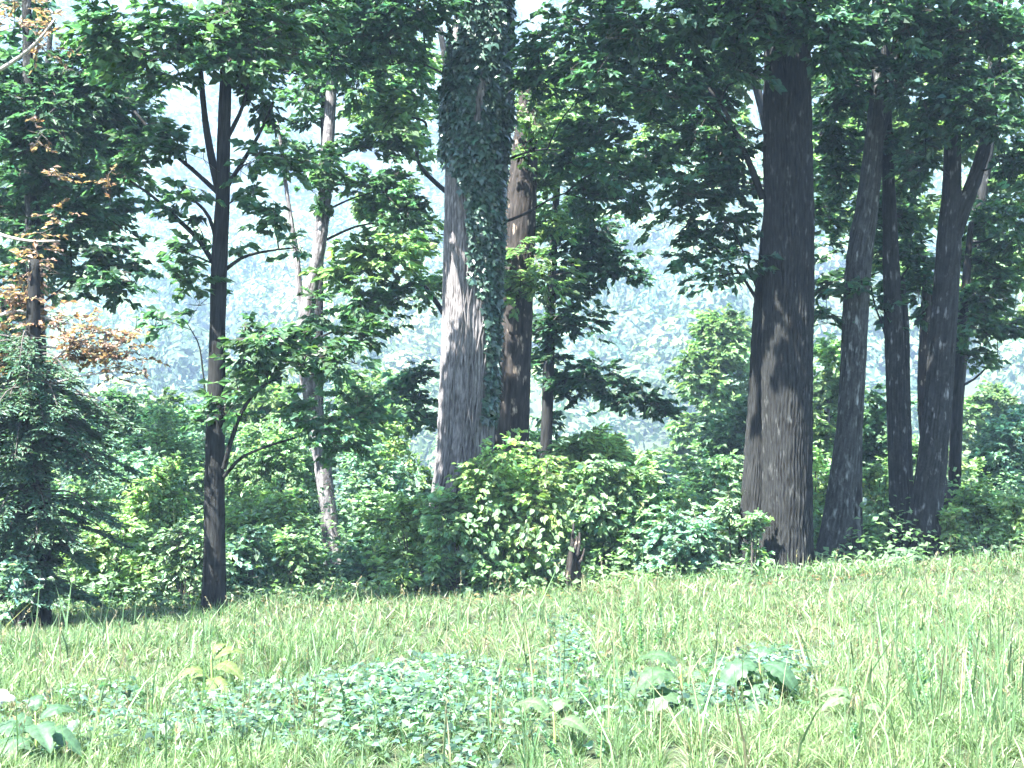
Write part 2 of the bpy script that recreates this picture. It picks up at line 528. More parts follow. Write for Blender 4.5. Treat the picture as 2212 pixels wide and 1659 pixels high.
    if upper_shade:  # rest of the crown out of view, added and placed to shade trunks below
        cu = []
        for px, py, rx, ry, dY in upper_shade:
            yy = Y+dY
            rxm, rym = rx*M(yy), ry*M(yy)
            cu.append((P(px, py, yy), np.array([rxm, rxm, rym]), 1.0))
        V, F, cc, tw = foliage(cu, col, 0.22, 9, T_DIAM, per=10, sub=0.9, spray=0.6)
        o = mesh('upper_shade_crown', V, F, mat or M_LEAF, t, cc)
        o['kind'] = 'stuff'
    TREES.append(t)
    return t

# ------------------------------------------------------------------ ground
def axis(a, b, s0, grow):
    v = [a]; s = s0
    while v[-1] < b:
        v.append(v[-1]+s); s *= grow
    return np.array(v)
gy = np.concatenate([np.linspace(-60, 4, 20), axis(4.5, 1400, 0.4, 1.028)])
gx = axis(0, 1100, 0.45, 1.055)
gx = np.concatenate([-gx[:0:-1], gx])
XX, YY = np.meshgrid(gx, gy)
ZZ = ground(XX, YY)
nx, ny = len(gx), len(gy)
i = np.arange(ny-1)[:, None]*nx; j = np.arange(nx-1)[None]
Q = np.stack([i+j, i+j+1, i+nx+j+1, i+nx+j], -1).reshape(-1, 4)
g = mesh('ground', np.stack([XX, YY, ZZ], -1).reshape(-1, 3), [Q], M_SOIL, smooth=True)
tag(g, 'sloping ground under the meadow, falling to a wooded valley and rising to far hills', 'ground', kind='structure')
ZMIN, ZMAX = float(ZZ.min()), float(ZZ[(YY < 1400)].max())

# ------------------------------------------------------------------ far wood on the opposite slopes
def far_wood(name, label, y0, y1, spacing, R, nf, fs, cols, seed):
    r = np.random.default_rng(seed)
    ys = np.arange(y0, y1, spacing)
    pts = []
    for y in ys:
        hw = y*TAN*1.12+12
        xs = np.arange(-hw, hw, spacing)
        pts.append(np.stack([xs+r.uniform(-.45, .45, len(xs))*spacing, y+r.uniform(-.5, .5, len(xs))*spacing], -1))
    p = np.concatenate(pts)
    z = ground(p[:, 0], p[:, 1])
    rad = R*r.uniform(0.6, 1.35, len(p))
    n = len(p)
    # lumps on each crown
    d = norm(r.normal(0, 1, (n, nf, 3)) + np.array([0, -0.35, 0.5]))
    lump = 1+0.36*np.sin(d[..., 0]*5+r.uniform(0, 6, (n, 1)))*np.sin(d[..., 2]*5+r.uniform(0, 6, (n, 1)))*np.cos(d[..., 1]*4)
    u = (0.97+0.04*r.random((n, nf)))*lump
    ctr = np.stack([p[:, 0], p[:, 1], z+rad*1.25+r.uniform(-2.5, 3.5, n)], -1)
    pos = ctr[:, None]+d*(u*rad[:, None])[..., None]*np.array([1, 1, 1.15])
    nrm = d+r.normal(0, 0.10, d.shape)
    ax = np.cross(nrm, r.normal(0, 1, d.shape))
    ax[..., 2] -= 0.08
    tc = np.array(cols)[r.integers(0, len(cols), n)]*np.exp(r.normal(0, 0.26, (n, 1)))
    cc = np.repeat(tc, nf, 0)*np.exp(r.normal(0, 0.07, (n*nf, 1)))
    V, F, k = leaves(pos.reshape(-1, 3), ax.reshape(-1, 3), nrm.reshape(-1, 3), fs*r.uniform(0.6, 1.3, n*nf), T_DIAM, 1.2)
    o = mesh(name, V, F, M_FAR, None, np.repeat(cc, k, 0))
    tag(o, label, 'forest', kind='stuff')
    return n
FC = [(0.085, 0.13, 0.06), (0.12, 0.16, 0.065), (0.14, 0.17, 0.07), (0.06, 0.105, 0.07), (0.085, 0.13, 0.075)]
far_wood('spur_woods', 'pale hazy broadleaf wood covering the lower slope across the valley', 160, 485, 16.0, 7.6, 300, 1.7, FC, 11)
far_wood('mountain_woods', 'bluish hazy wood covering the far mountainside behind the lower slope', 495, 790, 20, 9.8, 170, 2.9, [(0.05, 0.085, 0.045), (0.065, 0.095, 0.045), (0.04, 0.075, 0.045)], 12)

# ------------------------------------------------------------------ the trees on the brow
GREEN = (0.052, 0.104, 0.056)
DEEP = (0.036, 0.078, 0.050)
PALE_SUNLIT = (0.11, 0.175, 0.08)  # paler yellow-green leaf; sunlight on the bright sprays is put into this colour

# slim dark maple
bA = G(460, 1326)
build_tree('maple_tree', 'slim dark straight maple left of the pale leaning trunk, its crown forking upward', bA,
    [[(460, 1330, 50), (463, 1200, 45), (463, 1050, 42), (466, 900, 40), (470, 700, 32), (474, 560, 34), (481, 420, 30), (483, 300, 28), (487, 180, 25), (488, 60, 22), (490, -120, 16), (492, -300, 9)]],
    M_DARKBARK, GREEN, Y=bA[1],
    limbs=[[(474, 415, 18), (455, 330, 16), (440, 230, 13), (432, 130, 11), (426, 20, 7)],
           [(474, 420, 11), (420, 370, 9), (350, 310, 7), (290, 240, 5)],
           [(466, 515, 10), (452, 470, 8), (428, 440, 6), (380, 420, 4)],
           [(462, 570, 12), (430, 520, 10), (380, 470, 9), (330, 425, 6), (280, 390, 4)],
           [(488, 582, 9), (520, 558, 7), (580, 542, 5), (640, 535, 3)],
           {'p': [(484, 1012, 12), (500, 950, 10), (525, 885, 8), (565, 835, 6), (610, 815, 4)], 'dY': -0.2, 'slope': -0.6},
           {'p': [(484, 1030, 9), (520, 990, 7), (575, 965, 5), (640, 945, 4)], 'dY': -0.1, 'slope': -0.4},
           [(492, 400, 11), (530, 340, 9), (560, 290, 7), (590, 220, 5)],
           [(490, 300, 10), (520, 240, 8), (545, 150, 6)],
           [(446, 880, 5), (438, 800, 4), (428, 740, 3), (405, 700, 2)]],
    clumps=[(430, 50, 150, 70, -0.6, 1.15), (320, 110, 120, 70, -0.9, 1.0), (560, 90, 110, 80, -0.5, 1.1), (640, 40, 90, 70, 0.3, 1.2), (500, 130, 90, 60, -0.8, .8), (250, 70, 90, 60, -1.2, 1.0),
            (390, 160, 70, 34, -0.4, .7), (330, 320, 80, 45, -0.2, .95), (300, 380, 60, 40, 0.2, .9), (380, 455, 40, 26, 0.1, .7), (395, 545, 42, 36, -0.3, .75), (385, 600, 45, 34, -0.2, .8),
            (430, 490, 30, 24, 0, .6), (350, 690, 44, 20, -0.3, .8), (430, 660, 30, 18, 0, .5), (400, 330, 50, 40, -.3, .6), (400, 400, 44, 30, -.5, .6),
            (560, 215, 70, 40, 0.2, .8), (600, 335, 70, 34, -0.1, .85), (545, 350, 45, 30, -0.3, .8), (540, 430, 44, 24, 0.1, .7), (590, 465, 70, 26, -0.1, .9), (640, 540, 26, 22, 0, .5), (520, 540, 30, 20, 0, .4),
            (560, 750, 80, 42, -0.5, 1.2), (640, 730, 60, 36, -0.3, 1.0), (720, 770, 80, 42, -0.2, 1.25), (600, 800, 90, 28, -0.6, .9), (780, 740, 60, 40, 0.1, 1.0), (530, 700, 40, 20, -.4, .7),
            (505, 890, 30, 34, -0.4, .9), (520, 850, 40, 24, -.5, .7), (650, 910, 60, 28, -0.4, .9), (710, 900, 70, 34, -0.2, 1.1), (780, 900, 50, 50, 0.1, 1.0), (690, 955, 50, 20, -0.3, .8), (760, 960, 50, 28, 0.1, .9), (430, 905, 20, 10, -.2, .5)],
    upper_shade=[(430, -90, 160, 70, -0.5), (300, -60, 100, 50, -1.0), (200, -120, 130, 70, -1.6), (520, -140, 140, 80, -1.4)],
    relief=(0.007, 18), sides=44, flare=0.25, leaf=0.135)

# broadleaf behind the hemlock, grey trunk
bB = np.array([*P(82, 1330, 20.5)[:2], 0]); bB[2] = ground(bB[0], bB[1])
build_tree('oak_tree', 'broad dark oak at the left edge, its grey trunk showing behind rust coloured twigs', bB,
    [[(92, 1330, 46), (88, 1100, 42), (84, 900, 40), (78, 700, 36), (72, 520, 34), (66, 300, 28), (60, 100, 22), (55, -100, 15)]],
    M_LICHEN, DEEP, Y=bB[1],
    clumps=[(100, 250, 130, 80, -0.8, 1.2), (40, 180, 80, 80, 0.6, 1.2), (210, 190, 100, 60, -0.5, 1.1), (50, 330, 90, 60, -1.0, 1.3), (180, 320, 90, 60, 0.2, 1.2), (260, 270, 70, 50, -0.3, 1.0),
            (110, 400, 100, 55, -0.3, 1.3), (240, 400, 70, 50, -0.5, 1.1), (30, 440, 60, 60, 0.5, 1.3), (150, 480, 90, 45, -0.6, 1.2), (250, 480, 60, 36, 0.1, 1.0), (60, 520, 70, 40, -0.2, 1.2),
            (210, 560, 70, 40, -0.8, 1.1), (235, 605, 60, 40, -0.9, 1.2), (170, 610, 50, 30, -0.4, .9), (300, 590, 34, 28, -0.6, .7), (110, 570, 60, 30, 0, .9), (30, 590, 40, 30, .4, 1.),
            (150, 150, 90, 50, -.6, 1.0), (20, 690, 40, 40, 1.0, 1.2), (30, 760, 45, 40, .8, 1.1)],
    upper_shade=[(60, -40, 160, 90, 0.4), (-60, 200, 120, 160, 0), (180, -90, 140, 80, 0.2), (-100, 480, 90, 100, 0)],
    relief=(0.008, 18), sides=36, leaf=0.135)

# pale mottled leaning tree
bC = np.array([*P(735, 1250, 24.0)[:2], 0]); bC[2] = ground(bC[0], bC[1])
build_tree('sycamore_tree', 'pale mottled tree leaning left, forked halfway up, between the slim maple and the ivy trunk', bC,
    [[(738, 1330, 44), (728, 1235, 42), (712, 1130, 37), (696, 1000, 35), (676, 880, 35), (662, 790, 35), (660, 700, 35), (672, 620, 29), (688, 540, 28), (700, 440, 27), (708, 330, 26), (715, 200, 23), (722, 60, 18), (728, -150, 12)],
     {'p': [(660, 705, 22), (648, 640, 14), (642, 560, 12), (628, 470, 9), (612, 360, 7), (600, 260, 4)], 'dY': 0.02}],
    M_MOTTLED, GREEN, Y=bC[1],
    clumps=[(700, 340, 40, 60, -0.5, 1.2), (700, 420, 40, 50, -0.5, .9), (830, 415, 100, 50, 0.4, 1.2), (880, 470, 70, 40, 0.2, 1.1), (770, 170, 80, 60, 0.2, 1.1), (800, 320, 70, 40, 0.5, 1.0),
            (860, 640, 80, 40, 0.2, 1.1), (780, 650, 70, 36, -0.3, 1.0), (690, 680, 40, 40, -0.7, .9), (660, 760, 36, 36, -0.6, .8),
            (820, 700, 50, 34, 0, .8), (760, 100, 70, 60, 0.2, 1.1), (660, 200, 60, 40, .3, .7), (620, 300, 30, 40, .2, .5), (900, 180, 50, 50, .8, 1.0), (670, 890, 30, 24, -.5, .7), (715, 1240, 34, 44, -.4, .8)],
    upper_shade=[(740, -60, 120, 60, 0.3)],
    relief=(0.008, 16), sides=36, flare=0.2, leaf=0.135)

# the big ivy-clad oak
bD = np.array([*P(990, 1290, 21.4)[:2], 0]); bD[2] = ground(bD[0], bD[1])
ivy_axis = [(985, 1300, 165), (985, 1180, 142), (992, 1080, 126), (1003, 980, 118), (1008, 850, 115), (1012, 700, 116), (1016, 560, 118), (1021, 400, 120), (1027, 250, 118), (1034, 100, 114), (1041, -50, 108), (1050, -300, 92)]
build_tree('oak_tree', 'massive grey oak trunk wrapped in ivy, in the middle of the brow', bD, [ivy_axis], M_GREYBARK, DEEP, Y=bD[1],
    clumps=[(830, 70, 110, 70, -0.8, 1.3), (900, 20, 90, 60, -1.0, 1.3), (760, 30, 90, 60, -.2, 1.3), (720, 120, 70, 40, .2, 1.1), (850, 140, 70, 40, 0.2, 1.2),
            (1200, 90, 80, 70, -1.2, .9), (1290, 50, 95, 60, -1.0, .95), (1400, 60, 100, 56, -0.8, .95), (1250, 190, 84, 46, -1.1, .8), (1350, 170, 90, 46, -0.7, .85), (1460, 160, 90, 54, -0.4, .85),
            (1300, 270, 90, 40, -0.6, .85), (1400, 270, 80, 38, -0.2, .85), (1230, 330, 70, 50, 0.2, 1.0), (1330, 360, 80, 38, -0.4, .85), (1420, 360, 70, 34, 0.2, .8), (1260, 430, 70, 50, 0.6, 1.1),
            (1360, 430, 70, 30, 0.2, .8), (1510, 80, 80, 54, -.8, .9), (1530, 190, 80, 60, -.2, 1.1), (1160, 170, 40, 60, -.6, 1.0)],
    upper_shade=[(1300, -90, 160, 80, -0.5), (850, -90, 140, 80, -0.6), (1450, -80, 120, 70, -.8), (720, -110, 140, 80, -1.6), (900, -150, 160, 90, -2.2), (1080, -120, 150, 80, -1.6), (1000, -300, 220, 110, -2.4), (780, -260, 160, 100, -2.6), (1220, -200, 150, 90, -2.2)],
    relief=(0.018, 46), sides=190, step=0.065, flare=0.35, leaf=0.135)

# brown peeling snag behind it
bE = np.array([*P(1105, 1250, 24.2)[:2], 0]); bE[2] = ground(bE[0], bE[1])
build_tree('dead_tree', 'brown peeling dead trunk close behind the ivy oak, with pale bare patches', bE,
    [[(1096, 1260, 90), (1100, 1080, 80), (1104, 950, 74), (1108, 820, 72), (1113, 680, 74), (1119, 540, 70), (1126, 430, 66), (1132, 350, 56), (1138, 250, 44), (1142, 160, 30)]],
    M_SNAG, PALE_SUNLIT, Y=bE[1],
    clumps=[(1170, 600, 90, 40, -0.7, 1.1), (1120, 640, 50, 24, -0.9, .7), (1150, 545, 60, 26, -.5, .6), (1190, 480, 60, 50, 0.3, 1.0), (1180, 400, 60, 40, .4, 1.1), (1170, 300, 50, 50, .4, 1.1), (1210, 370, 60, 40, .6, 1.2), (1160, 230, 40, 40, .5, 1.0), (1150, 250, 60, 54, -.8, 1.0), (1130, 330, 44, 22, -.8, .8), (1125, 600, 56, 22, -1.0, 1.0), (1150, 180, 50, 40, -.9, 1.0)],
    relief=(0.02, 22), sides=64, flare=0.15, leaf=0.12)

# thin dark tree with the drooping low limb
bF = np.array([*P(1178, 1260, 25.5)[:2], 0]); bF[2] = ground(bF[0], bF[1])
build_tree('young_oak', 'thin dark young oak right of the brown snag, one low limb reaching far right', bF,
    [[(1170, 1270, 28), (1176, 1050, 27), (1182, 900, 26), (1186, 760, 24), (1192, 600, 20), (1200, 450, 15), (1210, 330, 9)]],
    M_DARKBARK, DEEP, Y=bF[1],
    limbs=[{'p': [(1184, 850, 11), (1240, 815, 9), (1310, 825, 7), (1380, 850, 5), (1450, 880, 3)], 'slope': -0.8}],
    clumps=[(1300, 825, 60, 36, -0.5, 1.3), (1350, 850, 60, 34, -0.6, 1.4), (1405, 870, 46, 26, -0.7, 1.3), (1250, 810, 40, 34, -.4, 1.1), (1440, 885, 26, 14, -.8, .9), (1225, 850, 40, 40, 0, 1.0), (1180, 900, 30, 40, .3, .6),
            (1200, 720, 60, 40, 0, 1.2), (1240, 690, 50, 36, -.2, 1.1), (1190, 790, 46, 34, .1, 1.0), (1260, 560, 70, 50, -0.2, 1.3), (1330, 575, 70, 36, 0, 1.1), (1230, 620, 60, 36, .1, 1.1), (1290, 500, 60, 50, 0, 1.2),
            (1390, 590, 40, 18, 0, .7), (1220, 470, 60, 50, .2, 1.2), (900, 820, 50, 34, -0.2, 1.0), (890, 880, 40, 36, -.2, 1.1), (925, 910, 34, 24, -.1, 1.0), (860, 850, 36, 24, -.4, .9)],
    relief=(0.006, 12), sides=24, flare=0.1, leaf=0.135)

# the great dark oak, right of centre
bG = G(1692, 1238)
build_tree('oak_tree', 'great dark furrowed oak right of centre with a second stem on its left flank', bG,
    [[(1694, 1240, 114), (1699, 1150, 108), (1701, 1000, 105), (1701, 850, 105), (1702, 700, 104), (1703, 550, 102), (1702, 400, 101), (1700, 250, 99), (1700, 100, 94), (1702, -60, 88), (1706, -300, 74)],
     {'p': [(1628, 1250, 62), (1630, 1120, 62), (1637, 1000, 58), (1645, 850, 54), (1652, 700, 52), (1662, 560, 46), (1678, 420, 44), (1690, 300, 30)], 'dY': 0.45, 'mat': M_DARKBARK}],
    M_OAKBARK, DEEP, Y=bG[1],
    limbs=[[(1648, 430, 16), (1622, 360, 14), (1590, 290, 11), (1560, 230, 8), (1530, 190, 5)],
           [(1634, 645, 8), (1605, 600, 6), (1570, 560, 4), (1530, 520, 3)],
           [(1634, 620, 6), (1612, 560, 5), (1590, 510, 3)], [(1632, 600, 5), (1590, 590, 4), (1540, 600, 3)]],
    clumps=[(1600, 70, 90, 70, -1.2, 1.2), (1590, 150, 70, 44, -1.0, 1.0), (1740, 30, 90, 56, -1.6, 1.1), (1790, 90, 80, 60, -1.4, 1.1), (1640, 20, 80, 50, -1.8, 1.1), (1700, 75, 60, 36, -1.3, .8),
            (1560, 320, 70, 56, 0.3, 1.1), (1500, 300, 70, 50, 0.6, 1.1), (1590, 400, 50, 44, 0.2, 1.0), (1520, 400, 70, 46, 0.3, 1.2), (1470, 430, 60, 40, 0.5, 1.0), (1570, 480, 60, 34, 0.1, 1.0), (1500, 490, 60, 34, 0.4, .9),
            (1550, 540, 60, 26, 0.2, .9), (1480, 560, 50, 22, 0.3, .7), (1560, 600, 60, 20, 0, .9), (1500, 605, 40, 16, 0, .7), (1600, 560, 34, 24, 0, .7), (1440, 480, 40, 24, .3, .6), (1610, 330, 34, 50, .2, .8), (1500, 30, 110, 60, -1.2, 1.1), (1390, 70, 100, 56, -1.2, 1.0), (1300, 150, 90, 44, -1.0, .9), (1430, 200, 80, 40, -.8, .9), (1880, 40, 90, 50, -1.0, 1.1), (1660, -30, 120, 50, -1.6, 1.1)],
    upper_shade=[(1700, -90, 240, 130, -0.6), (1550, -110, 160, 100, -1.0), (1860, -100, 180, 110, -0.6), (1720, -300, 280, 150, 0), (1500, -60, 130, 80, -1.6), (1300, -140, 150, 90, -1.4), (1400, -260, 160, 90, -1.6), (1420, -110, 150, 80, -1.9), (1600, -150, 160, 90, -2.4), (1560, -320, 200, 110, -2.4), (1760, -130, 140, 80, -1.6)],
    relief=(0.026, 46), sides=200, step=0.065, flare=0.18, leaf=0.135)

# grey lichened tree
bH = G(1800, 1222)
build_tree('ash_tree', 'grey lichened trunk with swept left foot, next right of the great dark oak', bH,
    [[(1790, 1228, 78), (1806, 1150, 66), (1820, 1050, 58), (1834, 930, 54), (1842, 800, 54), (1848, 680, 54), (1856, 560, 54), (1874, 440, 46), (1886, 330, 40), (1896, 200, 32), (1904, 80, 26), (1910, -80, 20), (1914, -250, 12)],
     {'p': [(1845, 1225, 34), (1846, 1130, 34), (1848, 1020, 30), (1852, 900, 22)], 'dY': 0.3},
     {'p': [(1888, 330, 26), (1912, 240, 24), (1930, 140, 20), (1945, 20, 16), (1952, -120, 10)], 'dY': -0.02}],
    M_PALELICHEN, DEEP, Y=bH[1],
    clumps=[(1830, 180, 80, 70, 0.6, 1.2), (1800, 270, 50, 60, 0.8, 1.2), (1810, 380, 44, 60, 0.9, 1.2), (1790, 470, 40, 44, 0.8, 1.1), (1830, 100, 80, 50, -.8, 1.2), (1960, 60, 80, 60, -1.0, 1.2), (1950, 180, 60, 60, -.8, 1.1),
            (1790, 610, 40, 34, 0.5, 1.0), (1785, 680, 40, 26, 0.3, 1.0), (1850, 620, 30, 40, -0.35, .7), (1920, 300, 50, 44, .6, 1.0), (1800, 545, 40, 20, .6, .7)],
    upper_shade=[(1920, -80, 180, 100, -0.5), (1960, -230, 200, 120, 0), (1780, -140, 140, 80, -2.0), (1900, -160, 150, 90, -2.0)],
    relief=(0.012, 26), sides=80, flare=0.2, leaf=0.135)

# two dark trunks sharing a foot, with a forked top
bI = G(1943, 1196)
build_tree('hickory_tree', 'dark straight trunk left of the pair that share a foot', bI,
    [[(1946, 1200, 52), (1944, 1100, 44), (1940, 980, 42), (1936, 850, 42), (1931, 720, 40), (1926, 600, 36), (1922, 480, 30), (1918, 350, 24), (1916, 200, 18), (1916, 50, 12)],
     {'p': [(1962, 1195, 30), (1960, 1080, 26), (1957, 950, 24), (1955, 820, 22), (1953, 700, 20), (1946, 600, 16)], 'dY': 0.25}],
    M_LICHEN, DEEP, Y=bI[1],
    limbs=[[(1918, 740, 7), (1905, 700, 5), (1890, 660, 4), (1880, 610, 3)]],
    clumps=[(1900, 660, 26, 50, 0.2, .9), (1915, 560, 40, 40, .4, 1.0), (1960, 480, 50, 50, 0.6, 1.2), (1950, 380, 50, 50, .5, 1.1), (1890, 480, 30, 40, .6, 1.0), (1985, 640, 34, 60, .5, 1.1), (1975, 560, 40, 40, .6, 1.1)],
    upper_shade=[(1920, -40, 140, 90, 0.5)], relief=(0.010, 22), sides=64, flare=0.3, leaf=0.135)
bJ = G(1992, 1206)
build_tree('hickory_tree', 'dark trunk leaning right from the shared foot, forked high among leaves', bJ,
    [[(1985, 1212, 84), (1998, 1120, 66), (2012, 1010, 62), (2024, 890, 60), (2034, 760, 58), (2042, 640, 54), (2050, 520, 52), (2056, 420, 40), (2058, 300, 34), (2060, 160, 26), (2062, 0, 20), (2064, -200, 12)],
     {'p': [(2056, 520, 36), (2080, 450, 34), (2104, 390, 30), (2126, 320, 25), (2144, 230, 20), (2156, 100, 16), (2162, -60, 10)], 'dY': -0.03}],
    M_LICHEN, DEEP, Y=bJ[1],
    clumps=[(2000, 340, 60, 50, -0.6, 1.2), (2010, 250, 60, 50, -0.7, 1.2), (2090, 230, 80, 50, -1.0, 1.3), (2150, 270, 80, 44, -0.9, 1.2), (2040, 150, 80, 50, -0.8, 1.2), (2150, 170, 80, 50, -0.6, 1.2), (2190, 340, 50, 44, -0.5, 1.2), (2030, 60, 80, 60, -.8, 1.2), (2110, 60, 90, 60, -.8, 1.2), (2190, 80, 60, 70, -.5, 1.2)],
    upper_shade=[(2080, -80, 180, 100, -0.6), (2200, -40, 120, 110, 0), (2290, 180, 110, 150, 0), (2100, -240, 220, 130, 0), (2290, 420, 90, 110, -.3)],
    relief=(0.012, 26), sides=80, flare=0.35, leaf=0.135)
bK = np.array([*P(2040, 1200, 23.0)[:2], 0]); bK[2] = ground(bK[0], bK[1])
build_tree('dead_tree', 'reddish brown dead trunk half hidden behind the leaning dark trunk', bK,
    [[(2046, 1210, 60), (2030, 1080, 46), (2008, 960, 38), (1997, 850, 30), (1999, 740, 26), (2002, 640, 22), (2004, 580, 14)]],
    M_SNAG, relief=(0.012, 14), sides=32, flare=0.3)
bL = np.array([*P(2056, 1180, 23.4)[:2], 0]); bL[2] = ground(bL[0], bL[1])
build_tree('young_maple', 'thin brown young tree at the right end of the trunks, leafy from half its height', bL,
    [[(2056, 1190, 30), (2062, 1050, 26), (2066, 930, 25), (2071, 800, 24), (2078, 700, 20), (2088, 590, 16), (2098, 480, 10)]],
    M_DARKBARK, GREEN, Y=bL[1],
    limbs=[[(2071, 836, 6), (2100, 822, 5), (2130, 795, 4), (2155, 770, 3)]],
    clumps=[(2090, 700, 50, 44, -0.2, 1.2), (2120, 640, 60, 50, 0.1, 1.2), (2160, 700, 60, 36, -0.1, 1.0), (2085, 780, 30, 34, -.2, 1.0), (2130, 560, 60, 50, 0.4, 1.2), (2180, 600, 50, 50, 0.2, 1.1), (2140, 775, 34, 20, -.1, .8), (2190, 500, 50, 60, -.2, 1.2), (2130, 480, 60, 50, .4, 1.1)],
    relief=(0.005, 12), sides=26, flare=0.1, leaf=0.135)

# trees just beyond the brow: sunlit fill between the crowns
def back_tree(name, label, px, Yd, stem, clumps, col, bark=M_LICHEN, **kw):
    b = np.array([*P(px, 1200, Yd)[:2], 0.0]); b[2] = ground(b[0], b[1])
    base_py = pix(b[0], b[1], b[2])[1]
    st = [(px, base_py, stem[0][2]*1.15)]+stem
    return build_tree(name, label, b, [st], bark, col, Y=Yd, clumps=clumps, group='trees below the brow', relief=(0.008, 14), sides=28, flare=.1, **kw)
back_tree('tulip_tree', 'sunlit yellow-green tree glimpsed below the brow between the ivy oak and the great dark oak', 1690, 31, [(1692, 900, 26), (1690, 600, 24), (1660, 300, 20), (1600, 60, 14)],
    [(1400, 130, 120, 90, 0, .9), (1310, 220, 100, 80, .5, .8), (1480, 240, 100, 80, .3, .9), (1400, 330, 110, 60, 0, .8), (1240, 330, 80, 80, .8, .8), (1560, 120, 100, 90, .5, .9), (1200, 200, 80, 90, .6, .9), (1560, 260, 70, 60, .3, .8)], PALE_SUNLIT, leaf=.15, dens=85, tmpl=T_DIAM)
back_tree('beech_tree', 'sunlit tree filling the gap between the dark trunks on the right', 1838, 29, [(1842, 900, 26), (1852, 600, 24), (1880, 300, 20), (1890, 0, 12)],
    [(1790, 200, 70, 90, .2, 1.0), (1800, 330, 70, 80, 0, 1.0), (1880, 420, 90, 80, .5, 1.1), (1800, 450, 60, 60, .2, 1.0), (1960, 330, 90, 90, .4, 1.1), (1990, 200, 90, 80, .6, 1.1), (1880, 60, 130, 90, .6, 1.1), (1980, 470, 70, 60, .2, 1.0), (1960, 580, 50, 60, .2, 1.0), (1880, 250, 80, 80, .8, 1.0), (1890, 560, 40, 50, .2, .9)], PALE_SUNLIT, leaf=.15, dens=85, tmpl=T_DIAM)
back_tree('beech_tree', 'sunlit leafy tree at the right edge, its grey stem showing near the top corner', 2060, 28, [(2066, 900, 26), (2100, 560, 26), (2140, 250, 27), (2150, 80, 26), (2150, -100, 20)],
    [(2100, 130, 80, 80, .9, 1.), (2200, 160, 60, 90, .6, 1.), (2080, 290, 70, 70, .8, 1.1), (2190, 330, 70, 70, .5, 1.1), (2170, 440, 80, 60, .4, 1.1), (2120, 560, 70, 60, .3, 1.1), (2200, 560, 60, 60, .4, 1.1), (2100, 650, 60, 50, .2, 1.0), (2190, 680, 60, 40, .2, 1.0)], PALE_SUNLIT, leaf=.15, dens=85, tmpl=T_DIAM)
back_tree('maple_tree', 'dark leafy tree behind the slim maple, filling the top of the gap', 715, 27, [(690, 900, 20), (690, 600, 17), (700, 300, 14), (690, 0, 8)],
    [(620, 60, 120, 80, 0, 1.1), (700, 130, 80, 60, .3, 1.0), (560, 150, 80, 50, .2, .8), (790, 60, 90, 70, .5, 1.0), (640, 330, 50, 40, .2, .5), (690, 250, 40, 40, .2, .5)], GREEN, leaf=.15, dens=85, tmpl=T_DIAM)
back_tree('hickory_tree', 'sunlit yellowish tree between the pale leaning tree and the ivy oak', 1000, 29, [(1005, 900, 24), (1010, 600, 22), (990, 300, 18), (950, 60, 12)],
    [(850, 240, 90, 70, .2, 1.1), (900, 330, 70, 50, 0, .6), (850, 555, 100, 36, -5.4, 1.2), (770, 540, 60, 30, -5.2, 1.1), (730, 590, 50, 24, -5.2, 1.0), (870, 250, 80, 60, -4.2, 1.1), (800, 600, 60, 24, -5.3, .9), (900, 500, 60, 50, 0, .9), (800, 430, 80, 40, .3, .8), (880, 140, 100, 60, .4, 1.0), (920, 620, 50, 40, .2, .8), (1150, 330, 60, 60, .3, 1.1), (1180, 250, 60, 60, .3, 1.0)], PALE_SUNLIT, leaf=.15, dens=85, tmpl=T_DIAM)  # nearer sprays look sunlit through their pale leaf colour
back_tree('oak_tree', 'shaded leafy tree behind the hemlock at the left edge', 75, 27, [(74, 900, 26), (76, 600, 24), (90, 300, 18), (110, 60, 10)],
    [(100, 260, 130, 100, 0, 1.1), (240, 320, 80, 90, .3, 1.0), (60, 430, 110, 90, .2, 1.2), (190, 450, 100, 60, .3, 1.1), (250, 170, 90, 80, .3, 1.0), (60, 580, 90, 50, .1, 1.0), (20, 700, 60, 60, .2, 1.0)], GREEN, leaf=.15, dens=85, tmpl=T_DIAM)

